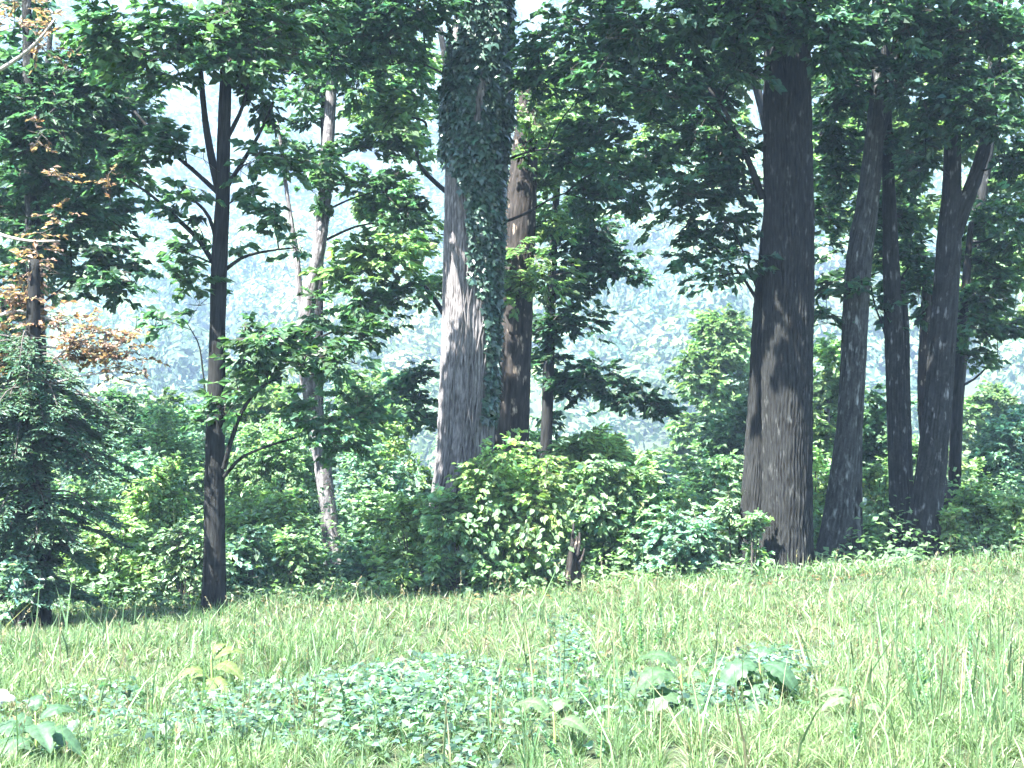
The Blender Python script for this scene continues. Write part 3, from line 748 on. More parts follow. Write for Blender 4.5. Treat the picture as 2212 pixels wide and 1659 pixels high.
# hemlock at the left edge: layered drooping sprays of fine needles
def hemlock(label, px_base, py_base, trunk2, Yh=None):
    b = G(px_base, py_base) if Yh is None else np.array([*P(px_base, py_base, Yh)[:2], 0.0])
    b[2] = ground(b[0], b[1])
    Y = b[1]
    t = thing('hemlock_tree', b, label, 'conifer', 'trees on the grassy brow')
    for st in trunk2:
        pts = np.array([P(a, c, Y+0.02*k) for k, (a, c, d) in enumerate(st)])
        pts[0, 2] = b[2]-0.15
        V, F = tube(pts, np.array([d*0.5*M(Y) for a, c, d in st]), 28, 0.12, bark_relief(0.008, 16, rng.uniform(0, 50), 0.3))
        mesh('trunk', V, F, M_DARKBARK, t, smooth=True)
    pos = []; dr = []; nm = []; sz = []; cl = []; A_ = []; B_ = []
    x0 = trunk2[0][2][0]
    for q in range(105):
        py = rng.uniform(860, 1330) if q < 98 else rng.uniform(760, 850)
        a = rng.uniform(0, 2*np.pi)
        base = P(x0+rng.uniform(-8, 8), py-50, Y)
        Lb = rng.uniform(0.5, 1.15)*(1.25 if py < 1180 else 0.8)
        d0 = np.array([math.cos(a), 0.75*math.sin(a), 0.0])
        tip = base+d0*Lb+np.array([0, 0, -0.28*Lb-0.05])
        mid = base+d0*Lb*0.5+np.array([0, 0, 0.03])
        V, F = tube(np.array([base, mid, tip]), np.array([0.016, 0.010, 0.003]), 5, 0.15)
        mesh('limb', V, F, M_TWIG, t, smooth=True)
        m = 70
        s = rng.random((m, 1))**0.7
        p = (1-s)**2*base+2*s*(1-s)*mid+s**2*tip
        sd = np.array([-d0[1], d0[0], 0])
        sg = rng.choice([-1, 1], (m, 1))
        ln = rng.uniform(0.10, 0.36, (m, 1))*(1.1-0.5*s)
        d = sg*sd*rng.uniform(0.5, 1.0, (m, 1))+d0*0.7+np.array([0, 0, -0.25])+jit(m, 0.12)
        d = norm(d)
        for k in range(6):
            f = (k+rng.random((m, 1)))/6
            pos.append(p+d*ln*f); dd = d+np.cross(d, np.array([0, 0, 1.0]))*rng.choice([-1, 1], (m, 1))*0.8+jit(m, 0.2)
            dr.append(dd); nm.append(np.array([0, 0, 1.0])+jit(m, 0.3)); sz.append(rng.uniform(0.05, 0.10, m)); cl.append(tint(m, (0.050, 0.10, 0.06), 0.24))
        A_.append(p); B_.append(p+d*ln)
    V, F, k = leaves(np.concatenate(pos), np.concatenate(dr), np.concatenate(nm), np.concatenate(sz), T_LONG, 1.3)
    o = mesh('needles', V, F, M_NEEDLE, t, np.repeat(np.concatenate(cl), k, 0)); o['kind'] = 'stuff'
    TV, TF = sticks(np.concatenate(A_), np.concatenate(B_), 0.004, 0.002)
    o = mesh('twigs', TV, TF, M_TWIG, t); o['kind'] = 'stuff'
hemlock('dark hemlock with two stems and drooping layered sprays at the left edge', 60, 1358,
        [[(58, 1365, 62), (60, 1250, 56), (64, 1100, 48), (68, 900, 40), (72, 700, 30), (75, 560, 20)], [(100, 1345, 22), (98, 1200, 20), (94, 1050, 16), (92, 950, 10)]])

# dying tree outside the left edge: bare pale twigs with rust leaves reach into the picture
bX = np.array([*P(-150, 1300, 17.6)[:2], 0.0]); bX[2] = ground(bX[0], bX[1])
RUST = (0.215, 0.13, 0.10)
tX = build_tree('dying_tree', 'dying tree at the left edge with bare pale branches and rust brown leaves', bX,
    [[(-150, 1420, 50), (-145, 1100, 44), (-140, 900, 40), (-130, 700, 32), (-120, 400, 26), (-110, 100, 18), (-100, -100, 10)]],
    M_DEADWOOD, RUST, Y=bX[1], cat='tree',
    limbs=[[(-140, 920, 16), (-60, 880, 11), (20, 835, 9), (110, 780, 7), (170, 735, 5), (235, 705, 3)],
           [(-140, 960, 14), (-50, 900, 10), (10, 862, 8), (90, 835, 6), (180, 812, 5), (260, 800, 3)],
           [(-135, 800, 12), (-40, 770, 8), (60, 750, 6), (150, 752, 4), (215, 750, 3)],
           [(-130, 700, 12), (-30, 690, 8), (40, 672, 6), (110, 690, 4), (150, 700, 3)],
           [(-120, 450, 12), (-20, 500, 8), (60, 520, 5), (130, 520, 3)],
           [(-110, 200, 12), (0, 150, 9), (80, 90, 6), (120, 40, 4)]],
    clumps=[(160, 760, 60, 30, 0, 0.77), (30, 830, 50, 16, 0, 0.68), (60, 640, 60, 22, 0, 0.68), (250, 790, 50, 24, 0, 0.51), (270, 720, 40, 20, 0, 0.42), (20, 650, 66, 32, -.1, 0.59), (50, 665, 60, 25, .1, 0.68), (90, 690, 69, 22, 0, 0.68), (130, 700, 51, 20, 0, 0.59), (190, 735, 75, 28, 0, 0.68), (240, 755, 90, 32, .1, 0.77), (290, 760, 60, 25, .1, 0.51), (200, 715, 51, 18, 0, 0.51), (20, 790, 54, 20, 0, 0.68), (60, 805, 60, 18, 0, 0.68), (110, 815, 60, 15, 0, 0.59),
            (90, 530, 60, 42, .1, 0.24), (60, 590, 75, 30, .1, 0.42), (240, 415, 45, 25, .3, 0.28), (120, 470, 45, 22, .2, 0.20), (90, 290, 45, 28, .2, 0.24), (30, 60, 90, 62, 0, 0.28), (90, 70, 60, 50, .2, 0.32), (140, 100, 36, 25, .2, 0.24), (130, 380, 45, 18, .2, 0.20)],
    relief=(0.006, 14), sides=28, flare=0.2, leaf=0.08, dens=120, auto=False, sub=.42, spray=.3, per=10, limb_mat=M_DEADWOOD, var=.3, crown_name='dead_leaves')

# a few whole trees in the middle distance down the slope
mids = [('pale yellow-green tree down the slope left of the great dark oak', 1560, 800, 46, 95, 150, PALE_SUNLIT), ('small pale tree low in the valley gap right of the central bush', 1480, 960, 60, 70, 70, PALE_SUNLIT),
        ('rounded bluish tree low in the gap, beside the great dark oak', 1590, 960, 34, 70, 110, GREEN), ('yellow-green tree seen between the great oak and the grey trunk', 1790, 870, 33, 70, 160, PALE_SUNLIT),
        ('dark leafy tree between the grey trunk and the dark pair', 1895, 960, 30, 50, 170, GREEN), ('pale tree far down right of the last trunk', 2140, 930, 50, 90, 110, PALE_SUNLIT),
        ('dark blue-green conifer-like tree at the right edge', 2190, 1000, 32, 70, 130, DEEP), ('sunlit tree down the slope between slim maple and leaning tree', 570, 900, 38, 110, 130, PALE_SUNLIT),
        ('feathery pale tree left of the slim maple', 370, 960, 36, 110, 110, PALE_SUNLIT), ('dusky leafy tree above the thicket on the left', 260, 920, 31, 90, 90, GREEN),
        ('light green tree behind the leaning tree', 800, 900, 40, 110, 120, PALE_SUNLIT), ('pale willow-like tree behind the central bush', 1300, 1030, 33, 100, 90, PALE_SUNLIT)]
for lab, px, py, Yd, rx, ry, col in mids:
    b = np.array([*P(px, py, Yd)[:2], 0.0]); b[2] = ground(b[0], b[1])
    bp = pix(b[0], b[1], b[2])[1]
    cl = [(px, py-ry*.4, rx*.6, ry*.5, 0, 1)]
    for q in range(9):
        a = rng.uniform(0, 6.28); rr = rng.uniform(.35, .8)
        cl.append((px+math.cos(a)*rr*rx, py+math.sin(a)*rr*ry*.8, rx*rng.uniform(.3, .5), ry*rng.uniform(.22, .36), rng.uniform(-1, 1)*rx*M(Yd)*.6, 1.0))
    cl.append((px, (py+bp)/2, rx*.6, max(20, (bp-py)/2), 0, .6))
    build_tree('valley_tree', lab, b, [[(px, bp, 14*30/Yd+6), (px+rng.uniform(-6, 6), (bp+py)/2, 10*30/Yd+4), (px, py-ry*.5, 4)]], M_GREYBARK, col, Y=Yd, clumps=cl, group='trees down the slope',
               relief=(.006, 10), sides=14, flare=.1, leaf=.15*max(1, Yd/34), tmpl=T_DIAM, dens=80*min(1, (34/Yd)**1.3), sub=.5, spray=.3, var=.2)

# ------------------------------------------------------------------ shrubs along the brow
def shrub(label, px, top, hw, Yd, col, leaf=0.098, dens=92, tmpl=T_DIAM, name='shrub', n=12, group='shrubs in the thicket along the brow', droop=.3, gloss=False, big=0):
    b = np.array([*P(px, 1200, Yd)[:2], 0.0]); b[2] = ground(b[0], b[1])
    top3 = P(px, top-50, Yd)
    H = max(0.5, top3[2]-b[2]); W = 1.25*hw*M(Yd)
    t = thing(name, b, label, 'shrub', group)
    cl = []
    st = []
    for q in range(n):
        a = rng.uniform(0, 6.28); rr = rng.random()**.5
        h = rng.uniform(.12, .86)
        wl = W*(0.95 if h < .6 else 0.95-(h-.6)*1.6)
        c = b+np.array([math.cos(a)*rr*wl*.75, math.sin(a)*rr*wl*.5, h*H])
        r = np.array([W*rng.uniform(.3, .46), W*rng.uniform(.3, .4), H*rng.uniform(.13, .21)+.1])
        cl.append((c, r, 1.0)); st.append(c)
    cl.append((b+np.array([rng.uniform(-.2, .2)*W, -.1*W, H*.9]), np.array([W*.3, W*.3, H*.12+.06]), 1.1))
    st.append(cl[-1][0])
    for c in st[:6]+st[-1:]:
        r0 = 0.008+0.006*H
        f = b+np.array([(c[0]-b[0])*.2, (c[1]-b[1])*.2, -.08])
        V, F = tube(np.array([f, f*.45+c*.55+np.array([0, 0, .12*H]), c]), np.array([r0, r0*.7, r0*.3]), 6, .25)
        mesh('stem', V, F, M_TWIG, t, smooth=True)
    if Yd > 22.5 and tmpl is T_OVAL: tmpl = T_DIAM; leaf *= 1.12
    V, F, cc, tw = foliage(cl, col, leaf, dens, tmpl, sub=min(.34, W*.5), spray=.22, droop=droop, per=10, var=.33)
    o = mesh('foliage', V, F, M_GLOSSY if gloss else M_LEAF, t, cc); o['kind'] = 'stuff'
    if Yd < 21.5:
        TV, TF = sticks(tw[0], tw[1], 0.004, 0.0025)
        o = mesh('twigs', TV, TF, M_TWIG, t); o['kind'] = 'stuff'
    return t, cl
LIME = (0.165, 0.24, 0.10)
MIDG = (0.125, 0.20, 0.105)
BLUE = (0.11, 0.185, 0.14)
shrub('tall grey-green shrub rising behind the hemlock stems', 190, 960, 110, 27.5, BLUE)
shrub('pale feathery shrub left of the slim maple, tallest of the left thicket', 320, 930, 120, 29, MIDG)
shrub('bluish shrub with dense small leaves left of the slim maple', 300, 1040, 90, 25, BLUE)
shrub('lime green shrub halfway between hemlock and slim maple', 340, 1060, 70, 23.5, LIME)
shrub('mid green bush right beside the hemlock foot', 180, 1110, 80, 21.8, MIDG)
shrub('yellowish low bush in front of the left thicket', 250, 1180, 90, 20.6, LIME)
shrub('dark low bush touching the slim maple from the left', 395, 1200, 70, 19.9, MIDG, gloss=True)
shrub('tiny leafy bush growing against the hemlock foot', 45, 1255, 45, bA[1]*0+G(60, 1358)[1]-0.6, BLUE, leaf=.09)
shrub('pale feathery shrub right of the slim maple', 560, 960, 110, 28, MIDG)
shrub('lime green bush right of the slim maple', 600, 1100, 100, 24, LIME)
shrub('bluish green bush low beside the slim maple foot', 545, 1200, 70, 20.5, BLUE)
shrub('low spreading bush before the leaning tree foot', 640, 1215, 80, 20.8, MIDG)
shrub('grey-green shrub right of the leaning tree', 820, 1000, 100, 27, BLUE)
shrub('mid green shrub between leaning tree and ivy oak', 800, 1120, 90, 23.4, MIDG)
shrub('low bush hugging the left side of the central mound', 800, 1215, 70, 21, BLUE)
shrub('yellow-green bush spilling left from the ivy oak foot', 890, 1130, 85, 20.4, LIME, leaf=.1)
tS, clS = shrub('large rounded bush with drooping leaves at the ivy oak foot', 1090, 1015, 125, 20.1, LIME, leaf=.10, n=14, dens=90, droop=.5)
shrub('lime topped bush before the brown snag', 1110, 1000, 80, 21.0, LIME, leaf=.11)
shrub('dense bush against the ivy oak, left half of the central mound', 990, 1125, 90, 19.7, MIDG, leaf=.12, n=10)
shrub('pale willow-like shrub arching behind the broken stump', 1290, 990, 110, 24.5, LIME, tmpl=T_LONG, leaf=.17)
shrub('glossy dense bush right of the broken stump', 1310, 1040, 110, 20.8, MIDG, leaf=.115, n=11)
shrub('bluish shrub behind the glossy dense bush', 1400, 1060, 90, 24, BLUE)
shrub('lime green shrub rising in the valley gap', 1480, 1085, 80, 22.8, LIME)
shrub('dark bush touching the great oak from the left', 1580, 1120, 70, 20.6, MIDG, gloss=True)
shrub('low grassy bush between the glossy bush and the great oak', 1470, 1170, 90, 20.2, BLUE)
shrub('light shrub between the great oak and the grey trunk', 1765, 1010, 50, 24.5, LIME)
shrub('leafy shrub between the grey trunk and dark pair', 1890, 1060, 50, 23.2, LIME)
shrub('small dark bush at the foot of the grey trunk', 1860, 1165, 50, G(1800, 1222)[1]+.5, MIDG, leaf=.09)
shrub('yellow-green bush right of the last trunk', 2130, 1110, 80, 22.6, LIME, leaf=.1, n=10)
shrub('low yellowish shrub at the right edge', 2195, 1130, 60, 21.8, LIME)
shrub('small pale leafed bush beside the shared foot of the dark pair', 2062, 1150, 30, G(1992, 1206)[1]-.3, LIME, leaf=.1, n=5)
shrub('low dark leafy clump left of the great oak foot', 1625, 1165, 40, G(1692, 1238)[1]-.5, MIDG, leaf=.1, n=6)

for k, (px, top, hw, Yd, col) in enumerate([(60, 900, 120, 31, MIDG), (430, 940, 110, 31, BLUE), (700, 960, 110, 31, MIDG), (880, 950, 90, 29, LIME), (1180, 1000, 90, 27, MIDG), (1400, 1040, 70, 30, LIME), (1560, 1030, 80, 28, MIDG), (1680, 1000, 80, 28, BLUE), (1960, 980, 70, 29, MIDG), (2060, 1010, 70, 30, LIME), (2190, 960, 80, 31, BLUE)]):
    shrub(['tall green shrub far back behind the hemlock foot', 'grey-green shrub far back, directly left of the slim maple', 'green shrub far back behind the leaning tree foot', 'yellow-green shrub far back left of the ivy oak', 'green shrub far back behind the brown snag', 'lime shrub low in the gap below the drooping limb', 'green shrub far back left of the great oak', 'bluish shrub hidden behind the great oak foot', 'green shrub far back between the dark pair', 'lime shrub far back behind the last trunks', 'bluish tall shrub far back at the right edge'][k], px, top, hw, Yd, col, leaf=.12, dens=80, group='shrubs farther down the slope')
# separate big drooping leaves low on the front of the large bush
lv, lf, lk = leaves(np.zeros((1, 3)), np.array([[1.0, 0, 0]]), np.array([[0, 0, 1.0]]), np.array([1.0]), (np.array([[0, 0, 0], [.12, -.3, .05], [.5, -.36, .06], [1, 0, -.08], [.5, .36, .06], [.12, .3, .05]]), [np.array([[0, 1, 2, 3], [0, 3, 4, 5]])]))
def place_leaf(name, proto, parent, p, d, n, s):
    from mathutils import Matrix
    d = np.array(d)/np.linalg.norm(d)
    sd = np.cross(n, d); sd /= max(np.linalg.norm(sd), 1e-6)
    nn = np.cross(d, sd)
    o = proto.copy() if proto.name in C.objects else proto
    o.parent = parent
    lp = np.array(p)-np.array(parent.location)
    m = np.eye(4); m[:3, 0] = d*s; m[:3, 1] = sd*s; m[:3, 2] = nn*s; m[:3, 3] = lp
    o.matrix_local = Matrix(m.tolist())
    if o.name not in C.objects: C.objects.link(o)
    return o
def leaf_proto(col, mat, tmpl_v, tmpl_f):
    me_o = mesh('leaf', tmpl_v, tmpl_f, mat, None, np.repeat(np.array(col)[None], len(tmpl_v), 0))
    C.objects.unlink(me_o)
    return me_o
hearts = [leaf_proto(c, M_LEAF, lv, lf) for c in ((.085, .145, .07), (.10, .165, .075), (.075, .135, .075))]
cnt = 0
for q in range(90):
    pr = hearts[q % 3].copy()
    px, py = rng.uniform(1000, 1230), rng.uniform(1080, 1255)
    p = P(px, py, 19.9-0.55+rng.uniform(-.25, .2))
    place_leaf('leaf', pr, tS, p, np.array([rng.normal(0, .5), -.45, -.8]), np.array([rng.normal(0, .3), -.6, .7]), rng.uniform(.07, .115))

# ------------------------------------------------------------------ ivy on the big oak
from mathutils import Matrix
tI = thing('ivy', bD, 'dark ivy climbing the big grey oak, thickest at the top and right side', 'ivy')
ax = np.array([P(a, b, bD[1]) for a, b, c in ivy_axis]); axr = np.array([c*.5*M(bD[1]) for a, b, c in ivy_axis])
def on_trunk(z, th, off):
    o = np.argsort(ax[:, 2])
    x = np.interp(z, ax[o, 2], ax[o, 0]); y = np.interp(z, ax[o, 2], ax[o, 1]); r = np.interp(z, ax[o, 2], axr[o])
    d = np.stack([np.cos(th), -np.sin(th), 0*th], -1)
    return np.stack([x, y, z], -1)+d*(r+off)[..., None], d
zt = P(0, -60, bD[1])[2]; zb = P(0, 1150, bD[1])[2]
N = 60000
z = rng.uniform(zb, zt, N); th = rng.uniform(-0.5, math.pi+0.5, N)      # th: 0 right side, pi/2 facing camera, pi left
pyv = 829.5-(z-CAMZ)/M(bD[1])
xs = np.cos(th)
low = vnoise(xs*2.2+4, z*0.55, 31)+.5*vnoise(xs*5+4, z*1.6, 33)
full = np.interp(pyv, [-60, 300, 420, 520, 700, 850, 1000, 1150], [1.14, .96, .74, .46, .40, .30, .22, .14])
right = np.interp(xs, [-1, -.5, 0, .4, 1], [-.75, -.7, -.32, .08, .3])*np.interp(pyv, [0, 300, 450, 1100], [.25, .45, 1, 1])
hole = np.exp(-(((xs-0.12)/.22)**2+((pyv-215)/80)**2))*1.6+np.exp(-(((xs+.75)/.3)**2+((pyv-50)/70)**2))*.7
keep = (low*1.05-.22+right+full-.98-hole) > rng.uniform(-.12, .22, N)
keep &= rng.random(N) < .45
z, th = z[keep], th[keep]
n = len(z)
thick = np.interp(829.5-(z-CAMZ)/M(bD[1]), [0, 300, 500, 1100], [.09, .08, .06, .045])
p, d = on_trunk(z, th, (rng.random(n)**1.3)*thick*(.25+1.9*vnoise(z*1.8, th*2.2, 35)**1.5)+.015)
dirs = d*.35+np.array([0, 0, -.9])+jit(n, .4)
nms = d+np.array([0, 0, .5])+jit(n, .6)
T_IVY = (np.array([[0, 0, 0], [-.05, -.3, 0], [.3, -.55, -.02], [.42, -.26, .03], [1, 0, -.05], [.42, .26, .03], [.3, .55, -.02], [-.05, .3, 0], [.3, 0, .05]]),
         [np.array([[0, 1, 2, 8], [8, 2, 3, 4], [8, 4, 5, 6], [8, 6, 7, 0]])])
V, F, k = leaves(p, dirs, nms, rng.uniform(.07, .14, n), T_IVY)
o = mesh('ivy_leaves', V, F, M_GLOSSY, tI, np.repeat(tint(n, (.03, .064, .045), .32, .1), k, 0)); o['kind'] = 'stuff'
# the larger ivy leaves standing out from the mass, one by one
iv, if_, _ = leaves(np.zeros((1, 3)), np.array([[1.0, 0, 0]]), np.array([[0, 0, 1.0]]), np.array([1.0]), T_IVY)
ivp = [leaf_proto(c, M_GLOSSY, iv, if_) for c in ((.03, .064, .044), (.04, .08, .05), (.026, .058, .044))]
sel = rng.permutation(n)[:170]
for q in sel:
    p1, d1 = on_trunk(z[q:q+1], th[q:q+1], np.array([thick[q]+.03]))
    place_leaf('leaf', ivp[int(q) % 3].copy(), tI, p1[0], d1[0]*.45+np.array([rng.normal(0, .4), 0, -.85]), d1[0]+np.array([rng.normal(0, .25), 0, .5]), rng.uniform(.11, .16))
# vine stems
for q in range(9):
    t0 = rng.uniform(.2, 1.7) if q < 7 else rng.uniform(1.8, 2.4)
    zz = np.linspace(zb-.6, rng.uniform(.55, 1)*(zt-zb)+zb, 26)
    tt = t0+.25*np.sin(zz*1.1+q)+.1*np.sin(zz*3+q*2)
    pp, _ = on_trunk(zz, tt, np.full(26, .02))
    V, F = tube(pp, np.linspace(.02, .006, 26), 6)
    mesh('vine_stem', V, F, M_GREYBARK, tI, smooth=True)

# ------------------------------------------------------------------ low undergrowth beneath the thicket
N = 46000
x = rng.uniform(-1, 1, N); y = rng.uniform(18.2, 36, N)
x = x*(y*TAN*1.15)
ok = (y > crest(14*np.tanh(x/14))-2.3+1.5*vnoise(x*.8, y*.8, 41)) 
x, y = x[ok], y[ok]
h = rng.random(len(x))**1.1*(.3+1.5*vnoise(x*.9, y*.9, 42)**1.3)*np.clip((y-crest(x)+2.2)/3.2, .10, 1.3)
p = np.stack([x, y, ground(x, y)+h], -1)
n = len(x)
V, F, k = leaves(p, np.concatenate([rng.normal(0, 1, (n, 2)), rng.normal(-.1, .3, (n, 1))], 1), np.array([0, -.1, 1.0])+jit(n, .45), rng.uniform(.06, .15, n), T_DIAM)
hue = vnoise(x*.7, y*.7, 43)[:, None]
cb = np.array([.085, .15, .10])*(1-hue)+np.array([.14, .215, .095])*hue
o = mesh('undergrowth', V, F, M_LEAF, None, np.repeat(cb*np.exp(rng.normal(0, .2, (n, 1))), k, 0))
tag(o, 'low leafy undergrowth along the brow beneath the trees', 'undergrowth', kind='stuff')

# ------------------------------------------------------------------ fallen leaves and twigs on the ground under the trees
n = 3200
y = rng.uniform(17.6, 26, n); x = rng.uniform(-1, 1, n)*y*TAN*1.1
y = y*.5+.5*np.clip(y, crest(x)-2.4, 26)
p = np.stack([x, y, ground(x, y)+rng.uniform(.01, .06, n)], -1)
V, F, k = leaves(p, np.concatenate([rng.normal(0, 1, (n, 2)), rng.normal(0, .15, (n, 1))], 1), np.array([0, 0, 1.0])+jit(n, .3), rng.uniform(.06, .12, n), T_DIAM)
o = mesh('fallen_leaves', V, F, M_LEAF, None, np.repeat(tint(n, (.12, .085, .05), .35), k, 0))
tag(o, 'brown fallen leaves scattered on the ground under the trees', 'leaf litter', kind='stuff')

# ------------------------------------------------------------------ patch of broad-leaved ground cover in the meadow
def patch_density(px, py):
    g1 = np.exp(-(((px-640)/520)**2)**2-(((py-1530+0.02*(px-640))/62)**2)**2)*1.0
    g1 = g1*np.clip(-.15+1.9*vnoise(px*.012, py*.03, 51), 0, 1)
    g2 = .9*np.exp(-((px-960)/170)**2-((py-1455)/34)**2)
    g3 = .8*np.exp(-((px-1660)/110)**2-((py-1440)/40)**2)+.7*np.exp(-((px-1230)/50)**2-((py-1400)/70)**2)
    g4 = .7*np.exp(-((px-1480)/160)**2-((py-1490)/34)**2)+.5*np.exp(-((px-990)/60)**2-((py-1640)/50)**2)+.5*np.exp(-((px-1230)/110)**2-((py-1500)/30)**2)
    return np.clip(g1+g2+g3+g4, 0, 1)
N = 90000
y = rng.uniform(7.2, 17, N); x = rng.uniform(-1, 1, N)*y*TAN*1.05
z = ground(x, y)
px, py = pix(x, y, z+.15)
dn = patch_density(px, py)
ok = rng.random(N) < dn*.55
x, y, z = x[ok], y[ok], z[ok]; n = len(x)
h = .06+.2*rng.random(n)*np.clip(dn[ok]+.2, 0, 1)*(0.5+vnoise(x*2.5, y*2.5, 52))
p = np.stack([x, y, z+h], -1)
V, F, k = leaves(p, np.concatenate([rng.normal(0, 1, (n, 2)), rng.normal(-.15, .3, (n, 1))], 1), np.array([-.1, -.15, 1.0])+jit(n, .36), rng.uniform(.032, .072, n), T_IVY)
o = mesh('ground_cover', V, F, M_LEAF, None, np.repeat(tint(n, (.06, .112, .07), .6, .12), k, 0))
tag(o, 'broad patch of blue-green trailing weed leaves spreading through the meadow grass', 'ground cover', kind='stuff')

# ------------------------------------------------------------------ meadow grass
def grass(name, label, N, y0, y1, power, hgt, wid, cols, mask=None, bend=.6):
    u = rng.random(N)
    y = (y0**(1-power)+u*(y1**(1-power)-y0**(1-power)))**(1/(1-power))
    x = rng.uniform(-1, 1, N)*(y*TAN*1.10+.4)
    keep = y < crest(14*np.tanh(x/14))+.2+.9*(vnoise(x*1.1, y, 61)-.5)
    x, y = x[keep], y[keep]
    # tussocks
    n = len(x)
    gx_, gy_ = np.floor(x/.22), np.floor(y/.22)
    hx = np.modf(np.abs(np.sin(gx_*12.9898+gy_*78.233)*43758.5453))[0]; hy = np.modf(np.abs(np.sin(gx_*39.3468+gy_*11.135)*24634.634))[0]
    pull = .45
    x = x*(1-pull)+pull*((gx_+hx)*.22); y = y*(1-pull)+pull*((gy_+hy)*.22)
    z = ground(x, y)
    px, py = pix(x, y, z)
    dn = patch_density(px, py)
    hf = hgt*(.5+.7*rng.random(n))*(.55+.9*vnoise(x*.9, y*.9, 62))*(.75+.5*hx)*(1-.45*dn)
    if mask is not None:
        mk = rng.random(n) < mask(px, py, x, y)
        x, y, z, hf, hx = x[mk], y[mk], z[mk], hf[mk], hx[mk]; n = len(x)
    a = rng.uniform(0, 2*np.pi, n)
    ld = np.stack([np.cos(a), np.sin(a), 0*a], -1)
    lean = rng.uniform(.1, 1.25, n)**1.2*bend
    # spine of four points
    far = y > 11.5
    T = np.array([0, .4, .75, 1.0])
    base = np.stack([x, y, z-.02], -1)
    sp = base[:, None]+np.array([0, 0, 1.0])*(hf[:, None]*(T-.32*lean[:, None]*T**2.4))[..., None]+ld[:, None]*(hf[:, None]*lean[:, None]*T**1.9)[..., None]
    ta = rng.uniform(0, np.pi, n)
    sd = np.stack([np.cos(ta), np.sin(ta), 0*ta], -1)
    wv = wid*rng.uniform(.6, 1.4, n)*np.clip(y/9, .85, 2.2)
    W = np.array([.8, 1.0, .62])
    L = sp[:, :3]-sd[:, None]*(wv[:, None]*W)[..., None]; R = sp[:, :3]+sd[:, None]*(wv[:, None]*W)[..., None]
    V = np.concatenate([L, R, sp[:, 3:]], 1).reshape(-1, 3)
    o = (np.arange(n)*7)[:, None]
    on = o[~far]; of = o[far]
    Q = np.concatenate([np.array([[0, 3, 4, 1]])+on, np.array([[1, 4, 5, 2]])+on, np.array([[0, 3, 4, 1]])+of]); Tt = np.concatenate([np.array([[2, 5, 6]])+on, np.array([[1, 4, 6]])+of])
    pat = vnoise(x*.55, y*.55, 63)[:, None]*.65+vnoise(x*2.1, y*2.1, 64)[:, None]*.35
    c0, c1, c2 = [np.array(c) for c in cols]
    cc = c0*(1-pat)+c1*pat
    dry = (rng.random((n, 1)) < .10+.16*(vnoise(x*.8+9, y*.8, 65)[:, None] > .6))
    cc = np.where(dry, c2, cc)*np.exp(rng.normal(0, .30, (n, 1)))
    ob = mesh(name, V, [Q, Tt], M_GRASS, None, np.repeat(np.clip(cc, .01, .6), 7, 0))
    return tag(ob, label, 'grass', kind='stuff')
GC = ((.060, .112, .048), (.110, .160, .070), (.155, .15, .09))
grass('meadow_grass', 'tall pale green meadow grass covering the slope in front of the trees', 160000, 6.6, 23.5, 1.5, .20, .0034, GC, bend=.85)
grass('tall_grass', 'taller coarse grass leaning at the lower right of the meadow', 5200, 6.8, 16, 1.3, .62, .0055, ((.055, .11, .05), (.09, .145, .065), (.17, .16, .10)),
      mask=lambda px, py, x, y: .12+.75*np.exp(-((px-2060)/190)**2-((py-1560)/170)**2)+.35*np.exp(-((px-1180)/160)**2-((py-1640)/80)**2), bend=.45)

# ------------------------------------------------------------------ big-leaved weeds in the meadow
def big_leaf(seed=0):
    """a wavy-edged broad leaf, unit length along x, raised pale midrib, ripples between the side veins"""
    m = 15
    u = np.linspace(0, 1, m)
    wdt = .27*np.sin(np.pi*u**.8)**.75*(1+.13*np.sin(u*29+seed)+.06*np.sin(u*61))
    ks = (-1, -.66, -.33, 0, .33, .66, 1)
    rows = []; cols = []
    for i, uu in enumerate(u):
        arch = .20*math.sin(math.pi*uu)-.40*uu**2.0
        for k in ks:
            rows.append([uu+.10*abs(k)*wdt[i], k*wdt[i]*(1+.12*math.sin(seed+i) if k > 0 else 1), arch+.42*abs(k)*wdt[i]-.5*(k*wdt[i])**2/.27+.03*abs(k)*math.sin(i*2.1+(2 if k > 0 else 0)+seed)])
            cols.append(1.7 if k == 0 else (1.18 if i % 2 else .86)*(1-.10*(abs(k) == 1)))
    V = np.array(rows); nk = len(ks)
    i = np.arange(m-1)[:, None]*nk; j = np.arange(nk-1)[None]
    Q = np.stack([i+j, i+nk+j, i+nk+j+1, i+j+1], -1).reshape(-1, 4)
    return V, [Q], np.array(cols)
BL = [big_leaf(s) for s in (0, 1.7, 3.1)]
